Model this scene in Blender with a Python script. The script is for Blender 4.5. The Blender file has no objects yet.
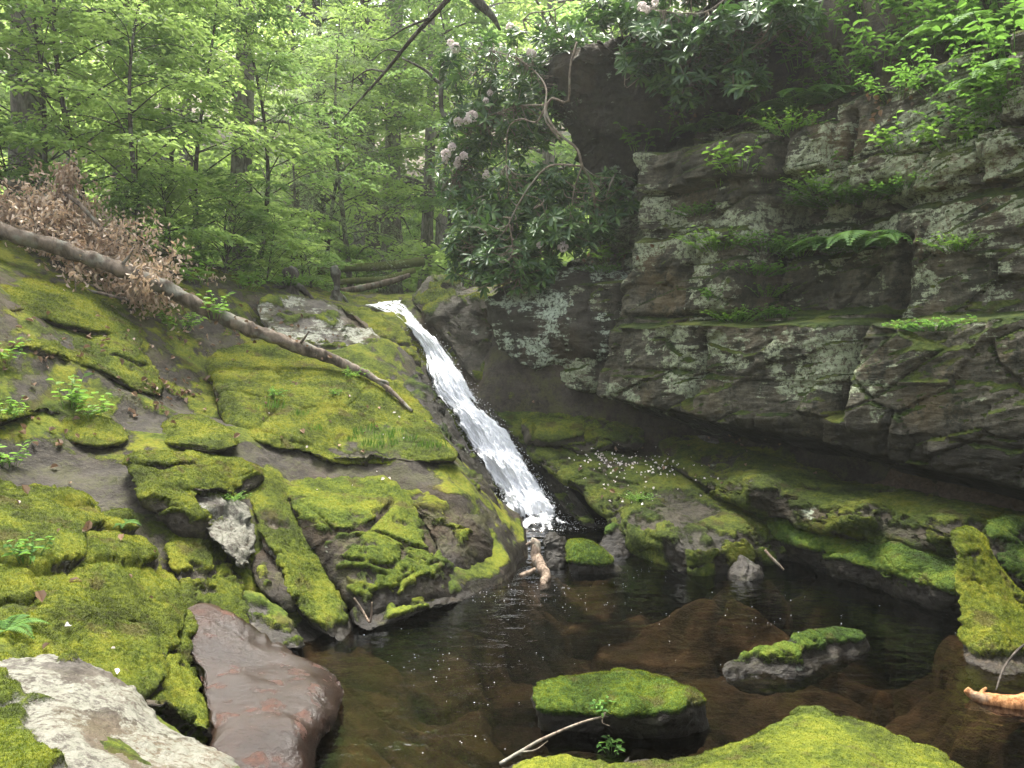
import bpy, math, random
import numpy as np
from math import radians, sin, cos, pi, sqrt
random.seed(7)
RNG = np.random.default_rng(11)
C = bpy.context.scene.collection
scene = bpy.context.scene

# ------------------------------------------------------------------ camera model (used to lay things out at real distances)
FPX, PITCH, EYE = 770.0, radians(2.0), 1.7
CP, SP = cos(PITCH), sin(PITCH)

def P(px, py, d):
    """the point on the sight line through a picture position, at ground distance d (arrays welcome)"""
    px = np.asarray(px, float); py = np.asarray(py, float); d = np.asarray(d, float)
    u = (px - 512.0) / FPX; v = (384.0 - py) / FPX
    dy = CP + v * SP; dz = v * CP - SP
    k = d / dy
    return np.stack([u * k, d + 0 * k, EYE + dz * k], -1)

def DZ(px, py, z):
    """ground distance at which the sight line meets height z"""
    v = (384.0 - py) / FPX
    return (z - EYE) / (v * CP - SP) * (CP + v * SP)

# ------------------------------------------------------------------ noise
_perm = np.random.default_rng(3).permutation(256).astype(np.int32)
_perm = np.concatenate([_perm, _perm, _perm])
_g = np.random.default_rng(4).normal(size=(256, 3)); _g /= np.linalg.norm(_g, axis=1)[:, None]
_g = _g.astype(np.float32)

def noise(p):
    p = np.asarray(p, np.float32)
    i = np.floor(p).astype(np.int32); f = p - i; i &= 255
    w = f * f * f * (f * (f * 6 - 15) + 10)
    out = np.zeros(p.shape[0], np.float32)
    for a in (0, 1):
        pa = _perm[i[:, 0] + a]; wx = w[:, 0] if a else 1 - w[:, 0]
        for b in (0, 1):
            pb = _perm[pa + i[:, 1] + b]; wy = w[:, 1] if b else 1 - w[:, 1]
            for c in (0, 1):
                g = _g[_perm[pb + i[:, 2] + c] & 255]; wz = w[:, 2] if c else 1 - w[:, 2]
                out += (g[:, 0] * (f[:, 0] - a) + g[:, 1] * (f[:, 1] - b) + g[:, 2] * (f[:, 2] - c)) * wx * wy * wz
    return out * 1.6

def fbm(p, s, o=4, gain=.5, off=0.0):
    p = np.asarray(p, np.float32) * np.float32(s) + np.float32(off * 17.31); r = 0; a = 1.0; t = 0
    for k in range(o):
        r = r + a * noise(p + k * 11.7); t += a; a *= gain; p = p * 2.03
    return r / t

def ridged(p, s, o=4, off=0.0):
    p = np.asarray(p, np.float32) * np.float32(s) + np.float32(off * 9.7); r = 0; a = 1.0; t = 0
    for k in range(o):
        r = r + a * (1 - 2 * np.abs(noise(p + k * 7.3))); t += a; a *= .5; p = p * 2.07
    return r / t

def worley(p, s, seed=0):
    """F1, F2 and id of jittered cells (3-D)"""
    p = np.asarray(p, np.float32) * np.float32(s); i = np.floor(p).astype(np.int32)
    f1 = np.full(len(p), 9., np.float32); f2 = f1.copy(); cid = np.zeros(len(p), np.int32)
    for dx in (-1, 0, 1):
        for dy in (-1, 0, 1):
            for dz in (-1, 0, 1):
                j = i + np.array([dx, dy, dz], np.int32)
                h = _perm[_perm[_perm[(j[:, 0] + seed) & 255] + (j[:, 1] & 255)] + (j[:, 2] & 255)] & 255
                q = j + .5 + .45 * _g[h]
                dd = np.linalg.norm(q - p, axis=1)
                m = dd < f1
                f2 = np.where(m, f1, np.minimum(f2, dd)); cid = np.where(m, h, cid); f1 = np.where(m, dd, f1)
    return f1, f2, cid

def sstep(a, b, x):
    t = np.clip((np.asarray(x) - a) / (b - a), 0, 1)
    return t * t * (3 - 2 * t)

def hash01(*k):
    h = np.zeros_like(np.asarray(k[0]), dtype=np.int64)
    for n, x in enumerate(k): h = h * 374761 + np.asarray(x, np.int64) * (668265 + 2 * n) + 1274126
    h = (h ^ (h >> 13)) * 1274126177 & 0xffffffff
    return ((h ^ (h >> 16)) & 0xffff) / 65535.0

# ------------------------------------------------------------------ meshes
def mesh_obj(name, V, F, mat=None, parent=None, attrs=None, smooth=True):
    """V (n,3); F a list of index arrays, (m,3) or (m,4)"""
    V = np.asarray(V, np.float32)
    F = [np.asarray(f, np.int32) for f in (F if isinstance(F, list) else [F]) if len(f)]
    me = bpy.data.meshes.new(name)
    me.vertices.add(len(V)); me.vertices.foreach_set('co', V.ravel())
    nl = sum(f.size for f in F); npoly = sum(len(f) for f in F)
    me.loops.add(nl); me.loops.foreach_set('vertex_index', np.concatenate([f.ravel() for f in F]))
    me.polygons.add(npoly)
    tot = np.concatenate([np.full(len(f), f.shape[1], np.int32) for f in F])
    me.polygons.foreach_set('loop_start', np.concatenate([[0], np.cumsum(tot)[:-1]]).astype(np.int32))
    me.polygons.foreach_set('loop_total', tot)
    me.polygons.foreach_set('use_smooth', np.full(npoly, smooth, bool))
    for k, a in (attrs or {}).items():
        at = me.attributes.new(k, 'FLOAT', 'POINT'); at.data.foreach_set('value', np.asarray(a, np.float32))
    me.update(calc_edges=True)
    if mat: me.materials.append(mat)
    o = bpy.data.objects.new(name, me); C.objects.link(o)
    if parent: o.parent = parent
    return o

def tag(o, label=None, cat=None, group=None, kind=None):
    if label: o['label'] = label
    if cat: o['category'] = cat
    if group: o['group'] = group
    if kind: o['kind'] = kind
    return o

def thing(name, label, cat, loc=(0, 0, 0), rz=0.0, group=None, scale=1.0):
    o = bpy.data.objects.new(name, None); C.objects.link(o)
    o.location = [float(c) for c in loc]; o.rotation_euler = (0, 0, rz); o.scale = (scale,) * 3
    return tag(o, label, cat, group)

def dup(root, label, loc, rz=0.0, scale=1.0, group=None):
    r = root.copy(); C.objects.link(r); r.location = [float(c) for c in loc]; r.rotation_euler = (0, 0, rz); r.scale = (scale,) * 3
    r['label'] = label
    if group: r['group'] = group
    for ch in list(root.children):
        c = ch.copy(); C.objects.link(c); c.parent = r
        for g in ch.children:
            d = g.copy(); C.objects.link(d); d.parent = c
    return r

def vnormals(V, F):
    V = np.asarray(V, np.float64); N = np.zeros_like(V)
    for f in F:
        a = V[f[:, 0]]; b = V[f[:, 1]]; c = V[f[:, 2]]; e = V[f[:, 3]] if f.shape[1] == 4 else None
        n = np.cross(b - a, c - a) if e is None else np.cross(c - a, e - b)
        for k in range(f.shape[1]):
            for ax in range(3): N[:, ax] += np.bincount(f[:, k], n[:, ax], len(V))
    return N / np.maximum(np.linalg.norm(N, axis=1), 1e-12)[:, None]

def grid_faces(nu, nv, flip=False):
    i = np.arange(nu - 1)[:, None] * nv + np.arange(nv - 1)[None]
    i = i.ravel(); q = np.stack([i, i + 1, i + nv + 1, i + nv], 1)
    return q[:, ::-1] if flip else q

def catmull(pts, n, closed=False):
    """n points, evenly spaced along a Catmull-Rom curve"""
    p = np.asarray(pts, float)
    if closed: q = np.concatenate([p[-1:], p, p[:2]])
    else: q = np.concatenate([2 * p[:1] - p[1:2], p, 2 * p[-1:] - p[-2:-1]])
    out = []
    m = 24
    t = np.linspace(0, 1, m, endpoint=False)[:, None]
    for k in range(len(q) - 3):
        a, b, c, d = q[k:k + 4]
        out.append(.5 * (2 * b + (c - a) * t + (2 * a - 5 * b + 4 * c - d) * t * t + (3 * b - a - 3 * c + d) * t ** 3))
    out = np.concatenate(out + [q[-2:-1]])
    L = np.concatenate([[0], np.cumsum(np.linalg.norm(np.diff(out, axis=0), axis=1))])
    s = np.linspace(0, L[-1], n, endpoint=not closed)
    return np.stack([np.interp(s, L, out[:, k]) for k in range(p.shape[1])], 1)

def tube(path, rad, sides=8, rough=0.0, seed=0):
    """tapered tube along a path (n,3) with radii (n,), closed ends"""
    path = np.asarray(path, float); n = len(path); rad = np.broadcast_to(np.asarray(rad, float), (n,))
    T = np.gradient(path, axis=0); T /= np.linalg.norm(T, axis=1)[:, None]
    up = np.array([0, 0, 1.]) if abs(T[0, 2]) < .9 else np.array([1., 0, 0])
    U = np.zeros_like(T); u = np.cross(T[0], up); u /= np.linalg.norm(u)
    for k in range(n):
        u = u - T[k] * (u @ T[k]); u /= np.linalg.norm(u); U[k] = u
    W = np.cross(T, U)
    a = np.linspace(0, 2 * pi, sides, endpoint=False)
    V = path[:, None] + rad[:, None, None] * (U[:, None] * np.cos(a)[None, :, None] + W[:, None] * np.sin(a)[None, :, None])
    V = V.reshape(-1, 3)
    if rough:
        dirn = V - np.repeat(path, sides, 0)
        V = V + dirn * (fbm(V, 1.6 / max(rad.max(), .01) * .5, 3, off=seed) * rough)[:, None]
    i = (np.arange(n - 1)[:, None] * sides + np.arange(sides)[None]).ravel()
    j = (np.arange(n - 1)[:, None] * sides + (np.arange(sides)[None] + 1) % sides).ravel()
    q = np.stack([i, i + sides, j + sides, j], 1)[:, ::-1]
    V = np.concatenate([V, path[:1], path[-1:]])
    k = np.arange(sides); k2 = (k + 1) % sides
    t1 = np.stack([np.full(sides, n * sides), k, k2], 1)[:, ::-1]
    t2 = np.stack([np.full(sides, n * sides + 1), (n - 1) * sides + k2, (n - 1) * sides + k], 1)[:, ::-1]
    return V, [q, np.concatenate([t1, t2])]

def join(parts):
    """[(V,[F..])] -> V,[F..]"""
    Vs, Q, T, o = [], [], [], 0
    for V, F in parts:
        Vs.append(V)
        for f in F: (Q if f.shape[1] == 4 else T).append(np.asarray(f) + o)
        o += len(V)
    return np.concatenate(Vs), [np.concatenate(x) for x in (Q, T) if x]

def unit(a):
    a = np.asarray(a, float); return a / np.maximum(np.linalg.norm(a, axis=-1, keepdims=True), 1e-9)

def leaves(pos, axis, nrm, length, width, shape='oval', fold=.18, droop=.15):
    """leaf blades: pos (n,3) stalk ends, axis and nrm unit vectors, per-leaf length and width"""
    n = len(pos); axis = unit(axis); side = unit(np.cross(axis, nrm)); nrm = np.cross(side, axis)
    L = np.broadcast_to(np.asarray(length, float), (n,))[:, None]; W = np.broadcast_to(np.asarray(width, float), (n,))[:, None]
    if shape == 'diamond':
        prof = [(0, 0, 0), (.45, 1, 0), (1, 0, 0), (.45, -1, 0)]
        fac = [(0, 1, 2, 3)]
    elif shape == 'oval':
        prof = [(0, 0, 0), (.3, .9, 1), (.7, .75, 1), (1, 0, 0), (.7, -.75, 1), (.3, -.9, 1)]
        fac = [(0, 1, 2, 3), (0, 3, 4, 5)]
    else:   # long blade of a rhododendron
        prof = [(0, 0, 0), (.25, .7, 1), (.6, 1, 1), (.88, .6, 1), (1, 0, 0), (.88, -.6, 1), (.6, -1, 1), (.25, -.7, 1), (.5, 0, 0)]
        fac = [(0, 1, 2, 8), (8, 2, 3, 4), (8, 4, 5, 6), (0, 8, 6, 7)]
    V = np.stack([pos + axis * L * a + side * W * .5 * b + nrm * (W * .5 * fold * abs(c) * 2 - L * droop * a * a) for a, b, c in prof], 1)
    m = len(prof)
    F = (np.arange(n)[:, None, None] * m + np.asarray(fac)[None]).reshape(-1, 4)
    return V.reshape(-1, 3), [F]

# ------------------------------------------------------------------ node helper
class NT:
    def __init__(s, name):
        s.m = bpy.data.materials.new(name); s.m.use_nodes = True; s.t = s.m.node_tree; s.t.nodes.clear()
        s.out = s.t.nodes.new('ShaderNodeOutputMaterial')
    def n(s, typ, ins=None, **kw):
        x = s.t.nodes.new('ShaderNode' + typ)
        for k, v in kw.items(): setattr(x, k, v)
        for k, v in (ins or {}).items(): s.set(x, k, v)
        return x
    def set(s, node, key, v):
        i = node.inputs[key]
        if isinstance(v, bpy.types.NodeSocket): s.t.links.new(v, i)
        elif isinstance(v, bpy.types.Node): s.t.links.new(v.outputs[0], i)
        else:
            if i.type == 'RGBA' and len(v) == 3: v = (*v, 1)
            i.default_value = v
    def math(s, op, a, b=0.0, c=0.0, clamp=False):
        x = s.n('Math', {0: a, 1: b, 2: c}, operation=op); x.use_clamp = clamp; return x.outputs[0]
    def mix(s, f, a, b, mode='MIX'):
        x = s.n('Mix', data_type='RGBA', blend_type=mode); x.clamp_factor = True
        s.set(x, 0, f); s.set(x, 6, a); s.set(x, 7, b); return x.outputs[2]
    def ss(s, v, a, b):
        x = s.n('MapRange', {0: v, 1: a, 2: b, 3: 0.0, 4: 1.0}, interpolation_type='SMOOTHSTEP'); return x.outputs[0]
    def noise(s, vec, scale, detail=4.0, rough=.55, dist=0.0):
        return s.n('TexNoise', {'Vector': vec, 'Scale': scale, 'Detail': detail, 'Roughness': rough, 'Distortion': dist}).outputs[0]
    def attr(s, name): return s.n('Attribute', attribute_name=name).outputs['Fac']
    def pos(s, sc=None, rot=None):
        g = s.n('NewGeometry').outputs['Position']
        if sc or rot: g = s.n('Mapping', {'Vector': g, 'Scale': sc or (1, 1, 1), 'Rotation': rot or (0, 0, 0)}).outputs[0]
        return g
    def ramp(s, f, stops):
        x = s.n('ValToRGB', {0: f}); cr = x.color_ramp
        while len(cr.elements) < len(stops): cr.elements.new(.5)
        for e, (p, c) in zip(cr.elements, stops): e.position = p; e.color = (*c, 1)
        return x.outputs[0]
    def bump(s, h, dist, strength=1.0, normal=None):
        x = s.n('Bump', {'Height': h, 'Distance': dist, 'Strength': strength})
        if normal is not None: s.set(x, 'Normal', normal)
        return x.outputs[0]
    def done(s, surf=None):
        if surf is not None: s.t.links.new(surf.outputs[0] if isinstance(surf, bpy.types.Node) else surf, s.out.inputs[0])
        return s.m
# ------------------------------------------------------------------ materials
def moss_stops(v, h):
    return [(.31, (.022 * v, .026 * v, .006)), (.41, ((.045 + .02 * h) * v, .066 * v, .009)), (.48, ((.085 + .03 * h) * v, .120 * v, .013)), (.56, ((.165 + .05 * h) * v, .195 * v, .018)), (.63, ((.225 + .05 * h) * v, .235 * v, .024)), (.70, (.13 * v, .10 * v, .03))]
def moss_color(t, pos, v, h, rnd=None):
    mv = t.math('ADD', t.math('MULTIPLY', t.noise(pos, 2.6, 5, .62), .65), t.math('MULTIPLY', t.noise(pos, 33, 4, .6), .35))
    if rnd is not None: mv = t.math('ADD', mv, t.math('MULTIPLY', t.math('SUBTRACT', rnd, .5), .14))
    c = t.ramp(mv, moss_stops(v, h))
    g = t.ss(t.noise(t.pos((1, 1, 1.3)), 1.25, 4, .55), .42, .6)
    c = t.mix(t.math('MULTIPLY', g, .7), c, t.mix(1.0, c, (.78, .88, 1.0), 'MULTIPLY'))
    b = t.ss(t.noise(t.n('Mapping', {'Vector': pos, 'Location': (3.1, 7.7, 1.3)}).outputs[0], 4.6, 5, .65), .55, .66)
    return t.mix(t.math('MULTIPLY', b, .7), c, (.085 * v, .066 * v, .024 * v))
def rock_material(name, tone=(.17, .155, .13), dark=(.06, .055, .045), lichen_col=(.5, .52, .43), lichen=.0, moss_hue=0.0, strata=(0, 0, 0), strata_amt=.5, rough=.8, moss_val=1.0, gloss=.5, algae=.35, cell=False):
    """stone with grain, lichen, moss (vertex attribute) and wetness, on the cliff also painted undercut shade (vertex attribute)"""
    t = NT(name); pos = t.pos()
    st = t.pos((2.2, 2.2, 14), strata)
    n1 = t.noise(pos, 2.3, 6); n2 = t.noise(pos, 14, 6, .65); n3 = t.noise(st, 1.7, 6, .6, .4); n4 = t.noise(pos, 95, 3, .6)
    n5 = t.noise(pos, 38, 6, .72)
    sa = strata_amt * .5
    a = t.math('ADD', t.math('ADD', t.math('MULTIPLY', n1, .4), t.math('MULTIPLY', n5, .4)), t.math('ADD', t.math('MULTIPLY', n2, .4), t.math('MULTIPLY', n3, sa)))
    a = t.ss(a, (1.2 + sa) * .5 - .17, (1.2 + sa) * .5 + .19)
    col = t.mix(a, dark, tone)
    warm = t.ss(t.noise(pos, 1.1, 3), .5, .7)
    col = t.mix(t.math('MULTIPLY', warm, .5), col, (tone[0] * 1.0, tone[1] * .78, tone[2] * .5))
    col = t.mix(t.math('MULTIPLY', t.ss(n4, .45, .7), .35), col, dark)
    stn = t.ss(t.noise(t.pos((3.2, 3.2, .55)), 1.6, 5, .6), .52, .66)
    col = t.mix(t.math('MULTIPLY', stn, .55), col, dark)
    al = t.math('MULTIPLY', t.ss(t.math('ADD', t.noise(pos, 4.3, 6, .7), t.math('MULTIPLY', t.math('SUBTRACT', n5, .5), .5)), .47, .62), algae * 2)
    col = t.mix(al, col, (.062 * moss_val, .062 * moss_val, .024))
    # crusts of pale lichen
    l = t.math('ADD', t.noise(pos, 3.1, 7, .68), t.math('MULTIPLY', t.math('SUBTRACT', n3, .5), .45))
    l2 = t.math('ADD', l, t.math('MULTIPLY', t.attr('lichen'), .35))
    lm = t.ss(l2, .72 - lichen * .3, .77 - lichen * .3)
    lm = t.math('MULTIPLY', lm, t.ss(t.math('ADD', t.noise(pos, 24, 7, .78), t.math('MULTIPLY', t.math('SUBTRACT', n4, .5), .3)), .40, .54))
    lc = t.mix(t.noise(pos, 21, 3), lichen_col, (lichen_col[0] * .6, lichen_col[1] * .66, lichen_col[2] * .56))
    col = t.mix(lm, col, lc)
    if cell: col = t.mix(1.0, col, t.mix(t.attr('cell'), (.28, .26, .24), (1.5, 1.4, 1.25)), 'MULTIPLY')
    # water darkens and smooths the stone; the cliff's mask also paints overhang shade
    wet = t.math('MULTIPLY', t.attr('wet'), t.ss(t.noise(pos, 9, 4), .25, .45))
    col = t.mix(t.math('MULTIPLY', wet, .85), col, (.0075, .006, .0045))
    # moss
    mn = t.math('SUBTRACT', t.noise(pos, 26, 5, .7), .5); mn2 = t.math('SUBTRACT', t.noise(pos, 130, 3, .6), .5)
    mm = t.math('ADD', t.attr('moss'), t.math('ADD', t.math('MULTIPLY', mn, .85), t.math('MULTIPLY', mn2, .35)))
    mm = t.ss(mm, .36, .64)
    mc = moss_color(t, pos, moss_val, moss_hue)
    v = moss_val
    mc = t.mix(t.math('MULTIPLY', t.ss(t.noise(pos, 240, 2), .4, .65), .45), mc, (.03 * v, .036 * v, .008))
    col = t.mix(mm, col, mc)
    rgh = t.math('SUBTRACT', rough, t.math('MULTIPLY', wet, rough - gloss))
    rgh = t.math('MAXIMUM', rgh, t.math('MULTIPLY', mm, .95))
    hb = t.math('ADD', t.math('ADD', t.math('MULTIPLY', n2, .6), t.math('MULTIPLY', n5, .4)), t.math('ADD', t.math('MULTIPLY', n3, .8 * min(1, strata_amt * 1.5)), t.math('MULTIPLY', n4, .12)))
    nb = t.bump(hb, .05, t.math('MULTIPLY', t.math('SUBTRACT', 1.0, t.math('MULTIPLY', wet, .4)), .9))
    hm = t.math('ADD', t.math('MULTIPLY', t.noise(pos, 55, 4, .65), 1.0), t.math('MULTIPLY', t.noise(pos, 260, 3, .6), .45))
    hm = t.math('MULTIPLY', hm, mm)
    nb = t.bump(hm, .02, 1.0, nb)
    b = t.n('BsdfPrincipled', {'Base Color': col, 'Roughness': rgh, 'Normal': nb, 'Specular IOR Level': .3 if gloss < .3 else .15})
    return t.done(b)

def leaf_material(name, cols, trans, rough=.5, tmix=.45, spec=.35):
    """leaf blades: colours vary from leaf to leaf, light passes through"""
    t = NT(name)
    g = t.n('NewGeometry'); oi = t.n('ObjectInfo')
    r = t.math('ADD', t.math('MULTIPLY', g.outputs['Random Per Island'], .75), t.math('MULTIPLY', t.noise(g.outputs['Position'], .9, 2), .45))
    r = t.math('SUBTRACT', r, t.math('MULTIPLY', t.math('SUBTRACT', oi.outputs['Random'], .5), .15))
    c = t.ramp(r, [(k / (len(cols) - 1) * .7 + .15, x) for k, x in enumerate(cols)])
    tc = t.mix(.75, c, trans)
    b = t.n('BsdfPrincipled', {'Base Color': c, 'Roughness': rough, 'Specular IOR Level': spec})
    tr = t.n('BsdfTranslucent', {'Color': tc})
    return t.done(t.n('MixShader', {0: tmix, 1: b, 2: tr}))

def bark_material(name, a, b, scale=1.0, moss=0.0):
    t = NT(name); tc = t.n('TexCoord').outputs['Object']; pos = t.pos()
    v = t.n('Mapping', {'Vector': tc, 'Scale': (9 * scale, 9 * scale, 2.2 * scale)}).outputs[0]
    n = t.noise(v, 2.0, 6, .65, .5); n2 = t.noise(pos, 5, 4)
    c = t.mix(t.ss(n, .35, .68), a, b)
    c = t.mix(t.math('MULTIPLY', t.ss(n2, .52, .64), .5), c, (.22, .23, .19))
    if moss: c = t.mix(t.math('MULTIPLY', t.ss(t.noise(pos, 3, 5), .6 - .25 * moss, .68 - .25 * moss), .8), c, (.09, .11, .02))
    b_ = t.n('BsdfPrincipled', {'Base Color': c, 'Roughness': .88, 'Normal': t.bump(n, .02, .9), 'Specular IOR Level': .2})
    return t.done(b_)

M = {}
M['bank'] = rock_material('mossy_bank_stone', (.075, .064, .05), (.018, .015, .012), lichen=.02, moss_hue=.3, strata_amt=.2)
M['wall'] = rock_material('dark_poolside_stone', (.055, .044, .031), (.014, .011, .008), lichen=-.02, moss_hue=.1, strata_amt=.2)
M['slab'] = rock_material('mossy_slab_stone', (.085, .072, .056), (.02, .017, .013), (.32, .31, .26), lichen=.15, strata_amt=.3, moss_hue=.35)
M['pale'] = rock_material('lichen_crusted_stone', (.115, .105, .09), (.035, .03, .026), (.20, .19, .165), lichen=.6, moss_hue=.3, algae=.1, strata_amt=.2)
M['grey'] = rock_material('grey_lichened_stone', (.15, .135, .115), (.05, .045, .04), (.34, .335, .29), lichen=.36, strata_amt=.3)
M['brownwet'] = rock_material('smooth_wet_brown_stone', (.115, .045, .027), (.04, .018, .012), (.25, .22, .17), lichen=-.3, strata_amt=.15, algae=.0, rough=.42, gloss=.24)
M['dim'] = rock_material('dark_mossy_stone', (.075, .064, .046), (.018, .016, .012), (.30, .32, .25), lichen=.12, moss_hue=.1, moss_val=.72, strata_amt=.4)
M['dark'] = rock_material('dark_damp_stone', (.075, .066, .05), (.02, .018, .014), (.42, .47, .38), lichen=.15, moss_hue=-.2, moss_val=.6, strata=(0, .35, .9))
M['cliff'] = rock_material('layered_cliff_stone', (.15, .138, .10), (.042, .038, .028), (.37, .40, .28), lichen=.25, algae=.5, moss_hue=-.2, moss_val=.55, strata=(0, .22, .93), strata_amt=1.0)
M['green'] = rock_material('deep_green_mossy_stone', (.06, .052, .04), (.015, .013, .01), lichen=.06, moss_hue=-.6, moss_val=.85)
M['bed'] = rock_material('pool_bed_stone', (.135, .105, .075), (.036, .029, .021), (.24, .19, .12), lichen=.05, rough=.7, cell=True)

LEAF = {}
LEAF['maple'] = leaf_material('bright_maple_leaf', [(.06, .125, .03), (.115, .215, .05), (.18, .30, .07), (.24, .36, .10)], (.50, .66, .18), tmix=.58)
LEAF['mid'] = leaf_material('mid_green_leaf', [(.045, .095, .025), (.075, .15, .03), (.12, .21, .04)], (.30, .46, .13), tmix=.5)
LEAF['pale'] = leaf_material('pale_hemlock_needle', [(.13, .19, .08), (.20, .28, .13), (.30, .38, .2)], (.5, .62, .3), tmix=.5)
LEAF['hemlock'] = leaf_material('dark_hemlock_needle', [(.02, .042, .02), (.04, .07, .03), (.06, .10, .04)], (.1, .18, .06), tmix=.35)
LEAF['rhodo'] = leaf_material('leathery_rhododendron_leaf', [(.018, .042, .018), (.03, .07, .026), (.05, .10, .03), (.08, .15, .03)], (.08, .18, .03), rough=.42, tmix=.16, spec=.35)
LEAF['fern'] = leaf_material('fern_leaf', [(.035, .085, .025), (.06, .13, .03), (.10, .19, .04)], (.18, .36, .05), tmix=.4, rough=.65, spec=.12)
LEAF['herb'] = leaf_material('herb_leaf', [(.05, .11, .02), (.09, .18, .03), (.14, .25, .04)], (.25, .45, .06), tmix=.45)
LEAF['dry'] = leaf_material('dry_brown_leaf', [(.26, .18, .125), (.42, .32, .23), (.55, .45, .35)], (.5, .33, .2), tmix=.35)
def moss_tuft_material(name, v, h):
    t = NT(name); g = t.n('NewGeometry'); pos = g.outputs['Position']
    c = moss_color(t, pos, v, h, g.outputs['Random Per Island'])
    b = t.n('BsdfPrincipled', {'Base Color': c, 'Roughness': .9, 'Specular IOR Level': .1})
    return t.done(t.n('MixShader', {0: .3, 1: b, 2: t.n('BsdfTranslucent', {'Color': c})}))
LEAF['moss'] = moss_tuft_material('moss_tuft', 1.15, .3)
LEAF['mossdim'] = moss_tuft_material('shaded_moss_tuft', .78, .1)  # darker copy of the moss tuft, shade put into its colour
LEAF['litter'] = leaf_material('fallen_leaf', [(.07, .04, .022), (.14, .085, .05), (.22, .14, .085)], (.2, .12, .06), tmix=.15)
LEAF['petal'] = leaf_material('pale_petal', [(.42, .34, .28), (.62, .55, .53), (.74, .69, .67), (.80, .74, .73)], (.75, .66, .66), tmix=.35, rough=.6)

BARK = {'grey': bark_material('grey_bark', (.06, .052, .045), (.20, .18, .155)),
        'dark': bark_material('dark_bark', (.026, .021, .016), (.085, .072, .06)),
        'brown': bark_material('weathered_log_wood', (.05, .038, .028), (.19, .15, .115), .6),
        'twig': bark_material('pale_twig_bark', (.09, .07, .052), (.27, .22, .17), 2.0),
        'mossy': bark_material('mossy_log_bark', (.06, .05, .035), (.20, .16, .11), .8, 1.0),
        'rot': bark_material('orange_rotten_wood', (.16, .065, .022), (.40, .20, .085), 3.0),
        'drift': bark_material('pale_driftwood', (.10, .072, .05), (.29, .22, .165), 3.0)}

def water_material():
    t = NT('pool_water'); pos = t.pos()
    n = t.math('ADD', t.noise(t.pos((1, 1.6, 1)), 7, 3, .5), t.math('MULTIPLY', t.noise(pos, 24, 3, .5), .25))
    nb = t.bump(n, .012, .75)
    lw = t.n('Fresnel', {'IOR': 1.6, 'Normal': nb})
    gl = t.n('BsdfGlossy', {'Color': (.95, .97, 1), 'Roughness': .03, 'Normal': nb})
    tr = t.n('BsdfTransparent', {'Color': (.42, .37, .30)})
    return t.done(t.n('MixShader', {0: lw, 1: tr, 2: gl}))
M['water'] = water_material()

def fall_material():
    t = NT('white_falling_water')
    f = t.attr('foam'); pos = t.pos()
    f = t.math('ADD', f, t.math('MULTIPLY', t.math('SUBTRACT', t.noise(pos, 45, 4, .65), .5), .7))
    f = t.ss(f, .12, .5)
    w = t.n('BsdfPrincipled', {'Base Color': (.90, .91, .93), 'Roughness': .45, 'Subsurface Weight': 0.0, 'Normal': t.bump(t.noise(t.pos((1, 1, .35)), 70, 4, .6), .01, .4)})
    tl = t.n('BsdfTranslucent', {'Color': (.90, .91, .93)})
    w2 = t.n('MixShader', {0: .15, 1: w, 2: tl})
    fr = t.n('Fresnel', {'IOR': 1.33})
    clr = t.n('MixShader', {0: fr, 1: t.n('BsdfTransparent', {'Color': (.8, .82, .82)}), 2: t.n('BsdfGlossy', {'Roughness': .08})})
    return t.done(t.n('MixShader', {0: f, 1: clr, 2: w2}))
M['fall'] = fall_material()

def foam_material():
    t = NT('white_foam')
    w = t.n('BsdfPrincipled', {'Base Color': (.82, .83, .85), 'Roughness': .45})
    return t.done(w)
M['foam'] = foam_material()

def litter_material():
    t = NT('forest_floor'); pos = t.pos()
    n = t.noise(pos, 1.3, 5); n2 = t.noise(pos, 22, 5, .7)
    c = t.ramp(t.math('ADD', t.math('MULTIPLY', n, .5), t.math('MULTIPLY', n2, .5)), [(.3, (.03, .022, .014)), (.5, (.085, .06, .038)), (.66, (.17, .12, .08))])
    c = t.mix(t.ss(t.noise(pos, .8, 5), .5, .62), c, (.05, .075, .018))
    return t.done(t.n('BsdfPrincipled', {'Base Color': c, 'Roughness': .95, 'Normal': t.bump(n2, .05, 1.0)}))
M['litter'] = litter_material()
# ------------------------------------------------------------------ the lie of the land
def pts(rows): return np.array([P(*r) for r in rows])
def zpts(rows): return np.array([P(a, b, DZ(a, b, z)) for a, b, z in rows])

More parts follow.
